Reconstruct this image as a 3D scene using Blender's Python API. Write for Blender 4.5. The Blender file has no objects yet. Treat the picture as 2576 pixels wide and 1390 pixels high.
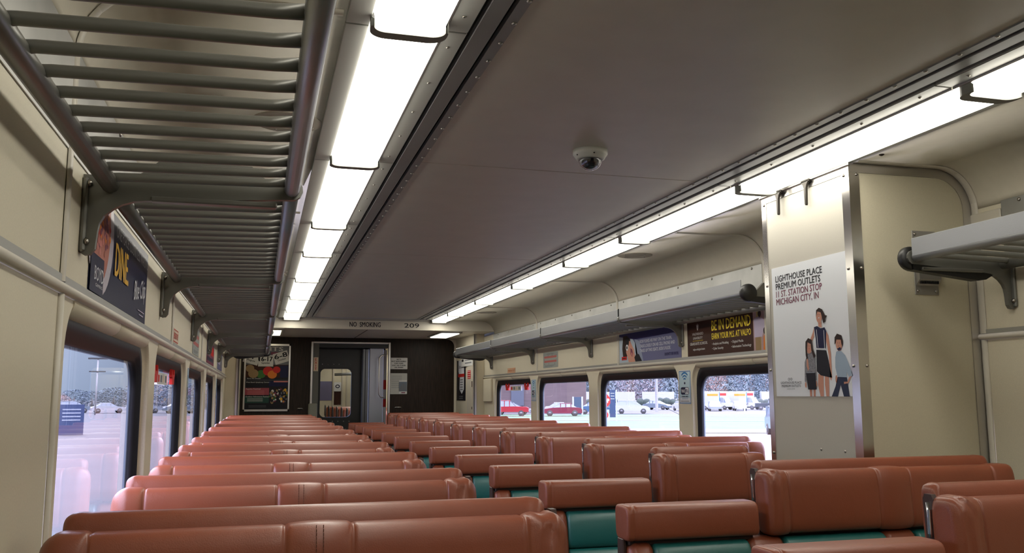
import bpy, math, random
from mathutils import Vector, Matrix

random.seed(7)
SC = bpy.context.scene
COL = SC.collection
W, H = 2576, 1390

# ------------------------------------------------------------------ camera
YAW, PITCH, ROLL, FPX = math.radians(15.819), math.radians(7.689), math.radians(-0.134), 2215.8
CAM = Vector((-1.086, 0.0, 1.40))
cy, sy, cp, sp = math.cos(YAW), math.sin(YAW), math.cos(PITCH), math.sin(PITCH)
Fv = Vector((sy*cp, cy*cp, sp)); Rv = Vector((cy, -sy, 0)); Uv = Rv.cross(Fv)
c_, s_ = math.cos(ROLL), math.sin(ROLL)
Rr = c_*Rv + s_*Uv; Ur = -s_*Rv + c_*Uv
cam_d = bpy.data.cameras.new('camera'); cam = bpy.data.objects.new('camera', cam_d); COL.objects.link(cam)
M = Matrix((Rr, Ur, -Fv)).transposed().to_4x4(); M.translation = CAM
cam.matrix_world = M
cam_d.sensor_width = 36; cam_d.lens = 36*FPX/W; cam_d.clip_start = 0.02; cam_d.clip_end = 1500
SC.camera = cam

# ------------------------------------------------------------------ world and exposure
SKY_STRENGTH = 14.5
LAMP_STRENGTH = 8.6
world = bpy.data.worlds.new('sky'); SC.world = world; world.use_nodes = True
wn = world.node_tree.nodes; wl = world.node_tree.links; wn.clear()
wo = wn.new('ShaderNodeOutputWorld'); wb = wn.new('ShaderNodeBackground')
tc = wn.new('ShaderNodeTexCoord'); sx = wn.new('ShaderNodeSeparateXYZ'); rp = wn.new('ShaderNodeValToRGB')
rp.color_ramp.elements[0].position = 0.0; rp.color_ramp.elements[0].color = (0.042, 0.052, 0.074, 1)
rp.color_ramp.elements[1].position = 0.62; rp.color_ramp.elements[1].color = (0.76, 0.74, 1.0, 1)
for p_, c0 in ((0.10, (0.060, 0.070, 0.098, 1)), (0.22, (0.50, 0.50, 0.72, 1))):
    e_ = rp.color_ramp.elements.new(p_); e_.color = c0
wl.new(tc.outputs['Generated'], sx.inputs[0]); wl.new(sx.outputs['Z'], rp.inputs[0])
wl.new(rp.outputs[0], wb.inputs[0]); wb.inputs[1].default_value = SKY_STRENGTH; wl.new(wb.outputs[0], wo.inputs[0])
SC.view_settings.view_transform = 'Standard'; SC.view_settings.look = 'None'
SC.view_settings.gamma = 1; SC.view_settings.use_curve_mapping = False
SC.view_settings.exposure = 0.0
SC.cycles.max_bounces = 8; SC.cycles.diffuse_bounces = 5; SC.cycles.glossy_bounces = 3
SC.cycles.transparent_max_bounces = 12; SC.cycles.transmission_bounces = 4
SC.cycles.caustics_reflective = False; SC.cycles.caustics_refractive = False
SC.cycles.sample_clamp_indirect = 6

# ------------------------------------------------------------------ materials
MATS = {}
def mat(name, col, rough=0.5, metal=0.0, spec=0.5, noise=0.0, nscale=40, bump=0.0, bscale=200, emit=None, estr=1.0,
        coat=0.0, stretch=None, bump2=0.0, b2scale=12, rnoise=0.0):
    if name in MATS: return MATS[name]
    m = bpy.data.materials.new(name); m.use_nodes = True; nt = m.node_tree; N = nt.nodes; L = nt.links
    b = N['Principled BSDF']
    b.inputs['Base Color'].default_value = (*col, 1); b.inputs['Roughness'].default_value = rough
    b.inputs['Metallic'].default_value = metal; b.inputs['Specular IOR Level'].default_value = spec
    b.inputs['Coat Weight'].default_value = coat; b.inputs['Coat Roughness'].default_value = 0.03 if rough < .1 else 0.27
    tcn = N.new('ShaderNodeTexCoord'); src = tcn.outputs['Object']
    if stretch:
        mp = N.new('ShaderNodeMapping'); mp.inputs['Scale'].default_value = stretch; L.new(src, mp.inputs[0]); src = mp.outputs[0]
    if noise or rnoise:
        n = N.new('ShaderNodeTexNoise'); n.inputs['Scale'].default_value = nscale; n.inputs['Detail'].default_value = 4
        L.new(src, n.inputs['Vector'])
        if noise:
            r = N.new('ShaderNodeValToRGB')
            r.color_ramp.elements[0].position = 0.3; r.color_ramp.elements[1].position = 0.7
            r.color_ramp.elements[0].color = (*[c*(1-noise) for c in col], 1)
            r.color_ramp.elements[1].color = (*[min(1, c*(1+noise)) for c in col], 1)
            L.new(n.outputs['Fac'], r.inputs[0]); L.new(r.outputs[0], b.inputs['Base Color'])
        if rnoise:
            mr = N.new('ShaderNodeMapRange'); mr.inputs['To Min'].default_value = max(0, rough-rnoise); mr.inputs['To Max'].default_value = rough+rnoise
            L.new(n.outputs['Fac'], mr.inputs['Value']); L.new(mr.outputs[0], b.inputs['Roughness'])
    prev = None
    for amt, scl in ((bump, bscale), (bump2, b2scale)):
        if amt:
            n = N.new('ShaderNodeTexNoise'); n.inputs['Scale'].default_value = scl; n.inputs['Detail'].default_value = 3
            L.new(src, n.inputs['Vector'])
            bp = N.new('ShaderNodeBump'); bp.inputs['Strength'].default_value = amt; bp.inputs['Distance'].default_value = 0.002 if scl > 60 else 0.012
            L.new(n.outputs['Fac'], bp.inputs['Height'])
            if prev: L.new(prev.outputs[0], bp.inputs['Normal'])
            L.new(bp.outputs[0], b.inputs['Normal']); prev = bp
    if emit:
        b.inputs['Emission Color'].default_value = (*emit, 1); b.inputs['Emission Strength'].default_value = estr
    MATS[name] = m
    return m

def glass_mat(name, tint=(1, 1, 1), f0=0.08, rough=0.0):
    """clear pane: see-through plus a mirror share that grows towards grazing angles"""
    m = bpy.data.materials.new(name); m.use_nodes = True; nt = m.node_tree; N = nt.nodes; L = nt.links; N.clear()
    o = N.new('ShaderNodeOutputMaterial'); mx = N.new('ShaderNodeMixShader'); t = N.new('ShaderNodeBsdfTransparent')
    g = N.new('ShaderNodeBsdfGlossy'); lw = N.new('ShaderNodeLayerWeight'); lw.inputs['Blend'].default_value = 0.5
    p = N.new('ShaderNodeMath'); p.operation = 'POWER'; p.inputs[1].default_value = 4.5; L.new(lw.outputs['Facing'], p.inputs[0])
    q = N.new('ShaderNodeMath'); q.operation = 'MULTIPLY_ADD'; q.inputs[1].default_value = 1-f0; q.inputs[2].default_value = f0; L.new(p.outputs[0], q.inputs[0])
    t.inputs['Color'].default_value = (*tint, 1); g.inputs['Roughness'].default_value = rough
    L.new(q.outputs[0], mx.inputs[0]); L.new(t.outputs[0], mx.inputs[1]); L.new(g.outputs[0], mx.inputs[2]); L.new(mx.outputs[0], o.inputs[0])
    MATS[name] = m
    return m

WALL = mat('beige_laminate', (0.70, 0.645, 0.50), 0.55, noise=0.035, nscale=260, spec=0.35)
COVE = mat('cream_ceiling_laminate', (0.60, 0.555, 0.45), 0.55, noise=0.02, nscale=30, spec=0.3)
CEIL = mat('grey_ceiling_laminate', (0.58, 0.525, 0.455), 0.42, noise=0.03, nscale=8, spec=0.4)
TRIM = mat('cream_moulding', (0.60, 0.56, 0.47), 0.4, spec=0.5)
STEEL = mat('brushed_steel', (0.58, 0.56, 0.53), 0.30, 1.0, rnoise=0.05, nscale=5, stretch=(1, 1, 2.5))
STEELD = mat('dull_steel', (0.36, 0.345, 0.32), 0.42, 0.75, rnoise=0.06, nscale=6)
MIRROR = mat('polished_steel_sheet', (0.43, 0.43, 0.41), 0.48, 0.85, noise=0.22, nscale=3.5, rnoise=0.10, bump2=0.12, b2scale=5)
ALU = mat('rack_aluminium', (0.36, 0.37, 0.38), 0.38, 0.75, bump=0.15, bscale=400)
RACK = mat('rack_grey_paint', (0.18, 0.178, 0.16), 0.36, 0.35, spec=0.5)
RUBBER = mat('black_rubber', (0.012, 0.012, 0.012), 0.42)
GASKET = mat('window_rubber', (0.012, 0.012, 0.014), 0.5, spec=0.25)
SLOT = mat('dark_slot', (0.006, 0.006, 0.006), 0.8)
VINYL = mat('brown_vinyl', (0.2475, 0.0605, 0.0253), 0.45, bump=0.22, bscale=420, bump2=0.25, b2scale=9, noise=0.06, nscale=5, spec=0.5, coat=0.32)
TEAL = mat('teal_vinyl', (0.014, 0.135, 0.125), 0.42, bump=0.2, bscale=420, bump2=0.2, b2scale=8, spec=0.7, coat=0.4)
THREAD = mat('brown_thread', (0.13, 0.038, 0.02), 0.7)
BRACKET = mat('dark_brown_bracket', (0.055, 0.03, 0.025), 0.4)
SILVER = mat('silver_plate', (0.66, 0.66, 0.68), 0.22, 1.0)
SCREW = mat('screw_metal', (0.40, 0.37, 0.33), 0.28, 1.0)
LEAFS = mat('leaf_steel', (.34, .355, .40), .36, .9)
WOOD = mat('dark_wood_laminate', (0.022, 0.014, 0.009), 0.42, noise=0.5, nscale=9, stretch=(14, 14, 0.7), spec=0.2)
FLOOR = mat('dark_floor', (0.07, 0.065, 0.06), 0.5, noise=0.3, nscale=60)
RAILM = mat('lamp_rail_metal', (0.40, 0.40, 0.37), 0.42, 0.25, rnoise=0.06, nscale=6)
STRIPM = mat('ceiling_strip_metal', (0.22, 0.215, 0.21), 0.42, 0.3, rnoise=0.06, nscale=6)
WHITE = mat('white_print', (0.72, 0.74, 0.78), 0.4)
PAPER = mat('paper_white', (0.62, 0.62, 0.60), 0.5)
BLACKP = mat('black_print', (0.015, 0.015, 0.02), 0.4)
NAVY = mat('navy_print', (0.012, 0.014, 0.055), 0.3)
BLUEP = mat('blue_print', (0.02, 0.16, 0.42), 0.35)
LBLUE = mat('pale_blue_print', (0.50, 0.66, 0.74), 0.35)
REDP = mat('red_print', (0.55, 0.03, 0.025), 0.4)
YELP = mat('yellow_print', (0.85, 0.66, 0.06), 0.4)
GOLDP = mat('gold_print', (0.75, 0.42, 0.04), 0.4)
MAROON = mat('maroon_print', (0.20, 0.05, 0.09), 0.4)
BROWNP = mat('brown_print', (0.045, 0.015, 0.008), 0.35)
SLATEP = mat('slate_blue_print', (0.14, 0.145, 0.27), 0.35)
INDIGO = mat('indigo_print', (0.035, 0.03, 0.13), 0.35)
SKIN = mat('printed_skin', (0.60, 0.30, 0.22), 0.4)
SKIND = mat('printed_skin_dark', (0.45, 0.16, 0.12), 0.4)
HAIRP = mat('printed_dark_hair', (0.03, 0.015, 0.012), 0.4)
SHIRTP = mat('printed_blue_shirt', (0.36, 0.46, 0.58), 0.4)
JEANP = mat('printed_jeans', (0.03, 0.04, 0.08), 0.4)
GREENP = mat('green_print', (0.05, 0.16, 0.04), 0.4)
DGREEN = mat('dark_green_print', (0.02, 0.06, 0.05), 0.4)
PINKP = mat('pink_print', (0.62, 0.22, 0.20), 0.4)
ORANGEP = mat('orange_print', (0.70, 0.20, 0.03), 0.4)
LILACP = mat('lilac_print', (0.52, 0.46, 0.60), 0.4)
GREYP = mat('grey_print', (0.16, 0.17, 0.19), 0.4)
KHAKI = mat('khaki_print', (0.30, 0.20, 0.10), 0.4)
CREAMLAB = mat('cream_label', (0.66, 0.52, 0.38), 0.45)
DOORM = mat('dark_door_paint', (0.014, 0.015, 0.015), 0.32)
CAMW = mat('camera_white', (0.62, 0.62, 0.56), 0.4)
DOME = mat('dark_dome', (0.01, 0.01, 0.015), 0.04, spec=0.8, coat=1.0)
LENS = mat('lamp_lens', (0.9, 0.9, 0.85), 0.4, emit=(1.0, 0.955, 0.84), estr=LAMP_STRENGTH)
LENS2 = mat('small_lamp_lens', (0.9, 0.9, 0.85), 0.4, emit=(1.0, 0.90, 0.62), estr=4.5)
GLASS = glass_mat('window_glass', (0.92, 0.93, 0.95), 0.09)
DGLASS = glass_mat('door_glass', (0.9, 0.93, 0.97), 0.05)
DOMEG = glass_mat('clear_dome', (0.8, 0.8, 0.82), 0.06)

for n_, m_ in MATS.items():
    if 'print' in n_ and 'Principled BSDF' in m_.node_tree.nodes: m_.node_tree.nodes['Principled BSDF'].inputs['Specular IOR Level'].default_value = .15
# ------------------------------------------------------------------ mesh builder
class MB:
    def __init__(s, mx=None):
        s.v = []; s.f = []; s.m = []; s.mats = []; s.mx = mx; s.sm = []
    def mi(s, m):
        if m not in s.mats: s.mats.append(m)
        return s.mats.index(m)
    def add(s, vs, fs, m, smooth=False):
        k = len(s.v)
        for p in vs:
            p = Vector(p); s.v.append(s.mx @ p if s.mx else p)
        i = s.mi(m)
        for f in fs: s.f.append([k+a for a in f]); s.m.append(i); s.sm.append(smooth)
        return s
    def box(s, x0, x1, y0, y1, z0, z1, m, bev=0):
        if x0 > x1: x0, x1 = x1, x0
        if y0 > y1: y0, y1 = y1, y0
        if z0 > z1: z0, z1 = z1, z0
        b = min(bev, (x1-x0)*.45, (y1-y0)*.45, (z1-z0)*.45)
        if b <= 0:
            vs = [(x, y, z) for z in (z0, z1) for y in (y0, y1) for x in (x0, x1)]
            return s.add(vs, [(0, 2, 3, 1), (4, 5, 7, 6), (0, 1, 5, 4), (2, 6, 7, 3), (0, 4, 6, 2), (1, 3, 7, 5)], m)
        vs = []; ix = {}
        for a, X in enumerate((x0, x1)):
            for c, Y in enumerate((y0, y1)):
                for d, Z in enumerate((z0, z1)):
                    sxn, syn, szn = (b, -b)[a], (b, -b)[c], (b, -b)[d]
                    for t, p in enumerate(((X, Y+syn, Z+szn), (X+sxn, Y, Z+szn), (X+sxn, Y+syn, Z))):
                        ix[a, c, d, t] = len(vs); vs.append(p)
        F = []
        for a in (0, 1): F.append([ix[a, 0, 0, 0], ix[a, 1, 0, 0], ix[a, 1, 1, 0], ix[a, 0, 1, 0]][::(1 if a else -1)])
        for c in (0, 1): F.append([ix[0, c, 0, 1], ix[1, c, 0, 1], ix[1, c, 1, 1], ix[0, c, 1, 1]][::(-1 if c else 1)])
        for d in (0, 1): F.append([ix[0, 0, d, 2], ix[1, 0, d, 2], ix[1, 1, d, 2], ix[0, 1, d, 2]][::(1 if d else -1)])
        for c in (0, 1):
            for d in (0, 1): F.append([ix[0, c, d, 1], ix[1, c, d, 1], ix[1, c, d, 2], ix[0, c, d, 2]])
        for a in (0, 1):
            for d in (0, 1): F.append([ix[a, 0, d, 0], ix[a, 1, d, 0], ix[a, 1, d, 2], ix[a, 0, d, 2]])
            for c in (0, 1): F.append([ix[a, c, 0, 0], ix[a, c, 1, 0], ix[a, c, 1, 1], ix[a, c, 0, 1]])
        for a in (0, 1):
            for c in (0, 1):
                for d in (0, 1): F.append([ix[a, c, d, 0], ix[a, c, d, 1], ix[a, c, d, 2]])
        return s.add(vs, F, m)
    def prism(s, pts, ax, a0, a1, m, smooth=False):
        """pts 2-D polygon in the plane perpendicular to axis ax, extruded from a0 to a1"""
        def P(p, a): return {'x': (a, p[0], p[1]), 'y': (p[0], a, p[1]), 'z': (p[0], p[1], a)}[ax]
        n = len(pts); vs = [P(p, a0) for p in pts] + [P(p, a1) for p in pts]
        s.add(vs, [list(range(n))[::-1], list(range(n, 2*n))], m)
        s.add(vs, [(i, (i+1) % n, n+(i+1) % n, n+i) for i in range(n)], m, smooth)
        return s
    def tube(s, pts, r, m, n=12, caps=True, closed=False):
        pts = [Vector(p) for p in pts]; rings = []; up = None
        for i, p in enumerate(pts):
            a = pts[max(i-1, 0)]; b = pts[min(i+1, len(pts)-1)]; t = (b-a).normalized()
            if up is None:
                up = Vector((0, 0, 1)) if abs(t.z) < .9 else Vector((0, 1, 0))
            x = t.cross(up).normalized(); up2 = x.cross(t).normalized(); up = up2
            rr = r[i] if isinstance(r, (list, tuple)) else r
            rings.append([p + x*math.cos(2*math.pi*k/n)*rr + up2*math.sin(2*math.pi*k/n)*rr for k in range(n)])
        vs = [q for R in rings for q in R]; F = []
        for i in range(len(rings)-1):
            for k in range(n):
                F.append((i*n+k, i*n+(k+1) % n, (i+1)*n+(k+1) % n, (i+1)*n+k))
        s.add(vs, F, m, True)
        if caps: s.add(vs, [list(range(n))[::-1], list(range(len(vs)-n, len(vs)))], m)
        return s
    def lathe(s, prof, c, ax, m, n=28, smooth=True):
        """prof list of (r, h) revolved about axis ax through c"""
        vs = []
        for r, h in prof:
            for k in range(n):
                a = 2*math.pi*k/n; u, w = r*math.cos(a), r*math.sin(a)
                d = {'x': (h, u, w), 'y': (u, h, w), 'z': (u, w, h)}[ax]
                vs.append((c[0]+d[0], c[1]+d[1], c[2]+d[2]))
        F = []
        for i in range(len(prof)-1):
            for k in range(n): F.append((i*n+k, i*n+(k+1) % n, (i+1)*n+(k+1) % n, (i+1)*n+k))
        s.add(vs, F, m, smooth)
        if prof[0][0] > 1e-5: s.add(vs[:n], [list(range(n))], m)
        if prof[-1][0] > 1e-5: s.add(vs[-n:], [list(range(n))[::-1]], m)
        return s
    def sweep_y(s, prof, y0, y1, m, closed=True, smooth=False):
        n = len(prof); vs = [(p[0], y0, p[1]) for p in prof]+[(p[0], y1, p[1]) for p in prof]
        F = [(i, (i+1) % n, n+(i+1) % n, n+i) for i in range(n if closed else n-1)]
        s.add(vs, F, m, smooth)
        if closed: s.add(vs, [list(range(n))[::-1], list(range(n, 2*n))], m)
        return s
    def build(s, name, parent=None, kind=None, label=None, cat=None, group=None):
        me = bpy.data.meshes.new(name); me.from_pydata([tuple(v) for v in s.v], [], s.f)
        for m in s.mats: me.materials.append(m)
        me.polygons.foreach_set('material_index', s.m); me.polygons.foreach_set('use_smooth', s.sm)
        me.validate(); me.update()
        import bmesh
        bm = bmesh.new(); bm.from_mesh(me); bmesh.ops.remove_doubles(bm, verts=bm.verts, dist=1e-6)
        bmesh.ops.recalc_face_normals(bm, faces=bm.faces); bm.to_mesh(me); bm.free()
        o = bpy.data.objects.new(name, me); COL.objects.link(o)
        if parent:
            o.parent = parent
            if getattr(s, 'inworld', False): o.matrix_parent_inverse = Matrix.Translation(-parent.location)
        if kind: o['kind'] = kind
        if label: o['label'] = label
        if cat: o['category'] = cat
        if group: o['group'] = group
        return o

def WB():      # a builder that works in world coordinates under a moved parent
    b = MB(); b.inworld = True; return b
def thing(name, loc, label, cat, group=None, rz=0):
    o = bpy.data.objects.new(name, None); COL.objects.link(o); o.location = loc; o.rotation_euler = (0, 0, rz)
    o.empty_display_size = 0.1
    o['label'] = label; o['category'] = cat
    if group: o['group'] = group
    return o
def copy_tree(o, parent=None, label=None):
    c = o.copy(); COL.objects.link(c)
    if parent is not None: c.parent = parent
    for ch in list(o.children): copy_tree(ch, c)
    if label: c['label'] = label
    return c
ORD = ['first', 'second', 'third', 'fourth', 'fifth', 'sixth', 'seventh', 'eighth', 'ninth', 'tenth', 'eleventh', 'twelfth', 'thirteenth']

# ------------------------------------------------------------------ flat printed things
_tc = {}
def text_geo(t, bold=0.0):
    k = (t, bold)
    if k in _tc: return _tc[k]
    cu = bpy.data.curves.new('t', 'FONT'); cu.body = t; cu.size = 1; cu.offset = bold; cu.resolution_u = 2
    ob = bpy.data.objects.new('t', cu); COL.objects.link(ob)
    dg = bpy.context.evaluated_depsgraph_get(); me = bpy.data.meshes.new_from_object(ob.evaluated_get(dg))
    vs = [(v.co.x, v.co.y) for v in me.vertices]; fs = [list(p.vertices) for p in me.polygons]
    bpy.data.objects.remove(ob); bpy.data.curves.remove(cu); bpy.data.meshes.remove(me)
    _tc[k] = (vs, fs); return _tc[k]

class Flat:
    """a thin sheet: origin O is its lower left corner, R right, U up, n out of the sheet"""
    def __init__(s, O, R, U, w, h, base, t=0.0015, rad=0.0):
        s.O = Vector(O); s.R = Vector(R).normalized(); s.U = Vector(U).normalized(); s.N = s.R.cross(s.U)
        m = Matrix((s.R, s.U, s.N)).transposed().to_4x4(); m.translation = s.O
        s.b = MB(m); s.w = w; s.h = h; s.t = t
        if rad:
            pts = []
            for cx_, cy_, a0 in ((w-rad, rad, -90), (w-rad, h-rad, 0), (rad, h-rad, 90), (rad, rad, 180)):
                for q in range(7):
                    a = math.radians(a0+15*q); pts.append((cx_+rad*math.cos(a), cy_+rad*math.sin(a)))
            s.b.prism(pts, 'z', 0, t, base)
        else: s.b.box(0, w, 0, h, 0, t, base)
    def z(s, l): return s.t + 0.0003 + 0.00035*l
    def poly(s, pts, m, l=1):
        s.b.add([(p[0], p[1], s.z(l)) for p in pts], [list(range(len(pts)))], m); return s
    def rect(s, u0, v0, u1, v1, m, l=1): return s.poly([(u0, v0), (u1, v0), (u1, v1), (u0, v1)], m, l)
    def ell(s, u, v, a, b, m, l=1, n=20, rot=0):
        c, d = math.cos(rot), math.sin(rot)
        return s.poly([(u+a*math.cos(t)*c-b*math.sin(t)*d, v+a*math.cos(t)*d+b*math.sin(t)*c) for t in [2*math.pi*k/n for k in range(n)]], m, l)
    def line(s, pts, wd, m, l=1):
        for a, b in zip(pts, pts[1:]):
            a = Vector(a); b = Vector(b); d = (b-a).normalized(); p = Vector((-d.y, d.x))*wd/2
            s.poly([a-p, b-p, b+p, a+p], m, l)
        return s
    def text(s, u, v, h, t, m, l=3, w=None, al='l', bold=0.0, rot=0, shear=0):
        vs, fs = text_geo(t)
        x0 = min(p[0] for p in vs); x1 = max(p[0] for p in vs)
        sc = h/0.72; sx_ = sc if w is None else w/(x1-x0)
        W_ = (x1-x0)*sx_; off = {'l': 0, 'c': -W_/2, 'r': -W_}[al]
        c, d = math.cos(rot), math.sin(rot); out = []
        for p in vs:
            a = (p[0]-x0)*sx_+off+p[1]*sc*shear; b = p[1]*sc
            out.append((u+a*c-b*d, v+a*d+b*c, s.z(l)))
        s.b.add(out, fs, m)
        if bold:
            q = min(bold*3, .05)*h
            for i, (dx, dy) in enumerate(((q, 0), (-q, 0), (0, q*.7))): s.b.add([(p[0]+dx, p[1]+dy, p[2]+.00004*(i+1)) for p in out], fs, m)
        return s
    def build(s, name, label=None, cat=None, group=None, parent=None): return s.b.build(name, parent, None, label, cat, group)

# ------------------------------------------------------------------ dimensions of the coach
XL, XR = -1.465, 1.447
FZ = 0.20                   # floor
CZ = 2.242                  # flat ceiling
YB, YH, YE = -2.6, 9.68, 11.2   # rear wall, header, end wall
RP, R0 = 0.7277, 1.692      # seat row pitch and first row
def cove(s, n=9):
    """inner profile (x, z) of one side from the lamp strip to the wall; s = -1 left, 1 right"""
    xw = abs(XL if s < 0 else XR); r = 0.155; pts = [(0.925, 2.232), (xw-r, 2.234)]
    for k in range(1, n+1):
        a = math.radians(90-90*k/n); pts.append((xw-r+r*math.cos(a), 2.234-r+r*math.sin(a)))
    return [(s*x, z) for x, z in pts]

# floor
MB().box(XL-0.15, XR+0.15, YB, YE, FZ-0.08, FZ, FLOOR).build('floor', kind='structure')

# ceiling: flat centre panels, slots, edge strips
ceil = bpy.data.objects.new('ceiling', None); COL.objects.link(ceil); ceil['kind'] = 'structure'
seams = [YB, 0.95, 3.093, 5.225, 7.644, YH]
for a, b in zip(seams, seams[1:]):
    MB().box(-0.557, 0.557, a+0.003, b-0.003, CZ, CZ+0.02, CEIL, 0.002).build('ceiling_panel', ceil)
MB().box(-0.95, 0.95, YB, YH, CZ+0.022, CZ+0.03, SLOT).build('slot_backing', ceil)
for s in (-1, 1):
    b = MB()
    b.box(s*0.553, s*0.580, YB, YH, CZ-0.004, CZ+0.01, STRIPM)
    b.box(s*0.592, s*0.638, YB, YH, CZ-0.006, CZ+0.01, STRIPM, 0.002)
    b.build('edge_strip', ceil)
    b = MB(); y = 0.3
    while y < YH-0.05:
        b.lathe([(0.006, 0), (0.0055, -0.002), (0.003, -0.0036), (0.0, -0.004)], (s*0.560, y, CZ-0.004), 'z', SCREW, 8); y += 0.118
    r = b.build('rivet', ceil); r['kind'] = 'stuff'
    b = MB(); pr = cove(s); pr2 = [(x+s*0.012, z+0.012) for x, z in pr]
    b.sweep_y(pr+pr2[::-1], YB, YH, COVE, True, True)
    b.build('cove', ceil)
    # half-round cover strips over the cove joints
    xw = XL if s < 0 else XR
    for y in ([-0.2, 1.86, 4.06, 6.06, 8.06] if s < 0 else [2.622, 4.06, 6.06, 8.06]):
        path = [(s*0.940 if i_ == 0 else p[0]-s*0.002, p[1]-0.002) for i_, p in enumerate(pr)]+[(xw-s*0.002, 1.62)]
        b = MB()
        for (dx, rr, w_) in ((0, 0.006, 0.016),):
            for i in range(len(path)-1):
                a_, c__ = Vector(path[i]), Vector(path[i+1]); d = (c__-a_).normalized(); nn = Vector((-d.y, d.x))*(1 if s < 0 else 1)
                if nn.dot(Vector((-s, -1))) < 0: nn = -nn
                ring = []
                for P in (a_, c__):
                    for q in range(7):
                        t = math.pi*q/6; off = math.sin(t)*rr; yy = y-math.cos(t)*w_
                        ring.append((P.x+nn.x*off, yy, P.y+nn.y*off))
                b.add(ring, [(k, k+1, 7+k+1, 7+k) for k in range(6)], TRIM, True)
        b.build('cover_strip', ceil)

# ---------------------------------------------------------------- side walls with window openings
WK_L = [3.33+1.585*k for k in range(5)]            # far edges of the openings
WK_R = [4.915+1.585*k for k in range(4)]
OPW, OZ0, OZ1 = 1.40, 0.95, 1.598
def rrect(y0, y1, z0, z1, r, n=8):
    pts = []
    for cy_, cz_, a0 in ((y1-r, z1-r, 0), (y0+r, z1-r, 90), (y0+r, z0+r, 180), (y1-r, z0+r, 270)):
        for q in range(n+1):
            a = math.radians(a0+90*q/n); pts.append((cy_+r*math.cos(a), cz_+r*math.sin(a)))
    return pts
def ring_to_rect(b, X, hole, y0, y1, z0, z1, m):
    """wall face between a rounded opening and its surrounding rectangle"""
    cy_ = sum(p[0] for p in hole)/len(hole); cz_ = sum(p[1] for p in hole)/len(hole); n = len(hole); out = []
    hy0 = min(p[0] for p in hole); hy1 = max(p[0] for p in hole); hz0 = min(p[1] for p in hole); hz1 = max(p[1] for p in hole)
    for p in hole:
        # map the rounded rect border on the outer border, corner to corner
        u = (p[0]-cy_)/((hy1-hy0)/2); v = (p[1]-cz_)/((hz1-hz0)/2); k = max(abs(u), abs(v)); u /= k; v /= k
        out.append(((y0+y1)/2+u*(y1-y0)/2, (z0+z1)/2+v*(z1-z0)/2))
    vs = [(X, *p) for p in hole]+[(X, *p) for p in out]
    b.add(vs, [(i, (i+1) % n, n+(i+1) % n, n+i) for i in range(n)], m)
    for i in range(n):     # corners of the rectangle
        j = (i+1) % n; a, c = out[i], out[j]
        if abs(a[0]-c[0]) > 1e-6 and abs(a[1]-c[1]) > 1e-6:
            k = (a[0] if abs(a[0]-y0) < 1e-6 or abs(a[0]-y1) < 1e-6 else c[0], a[1] if abs(a[1]-z0) < 1e-6 or abs(a[1]-z1) < 1e-6 else c[1])
            b.add([(X, *a), (X, *c), (X, *k)], [(0, 1, 2)], m)
GD = 0.030                  # how far the rubber frame lies behind the wall face
wnum = 1
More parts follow.
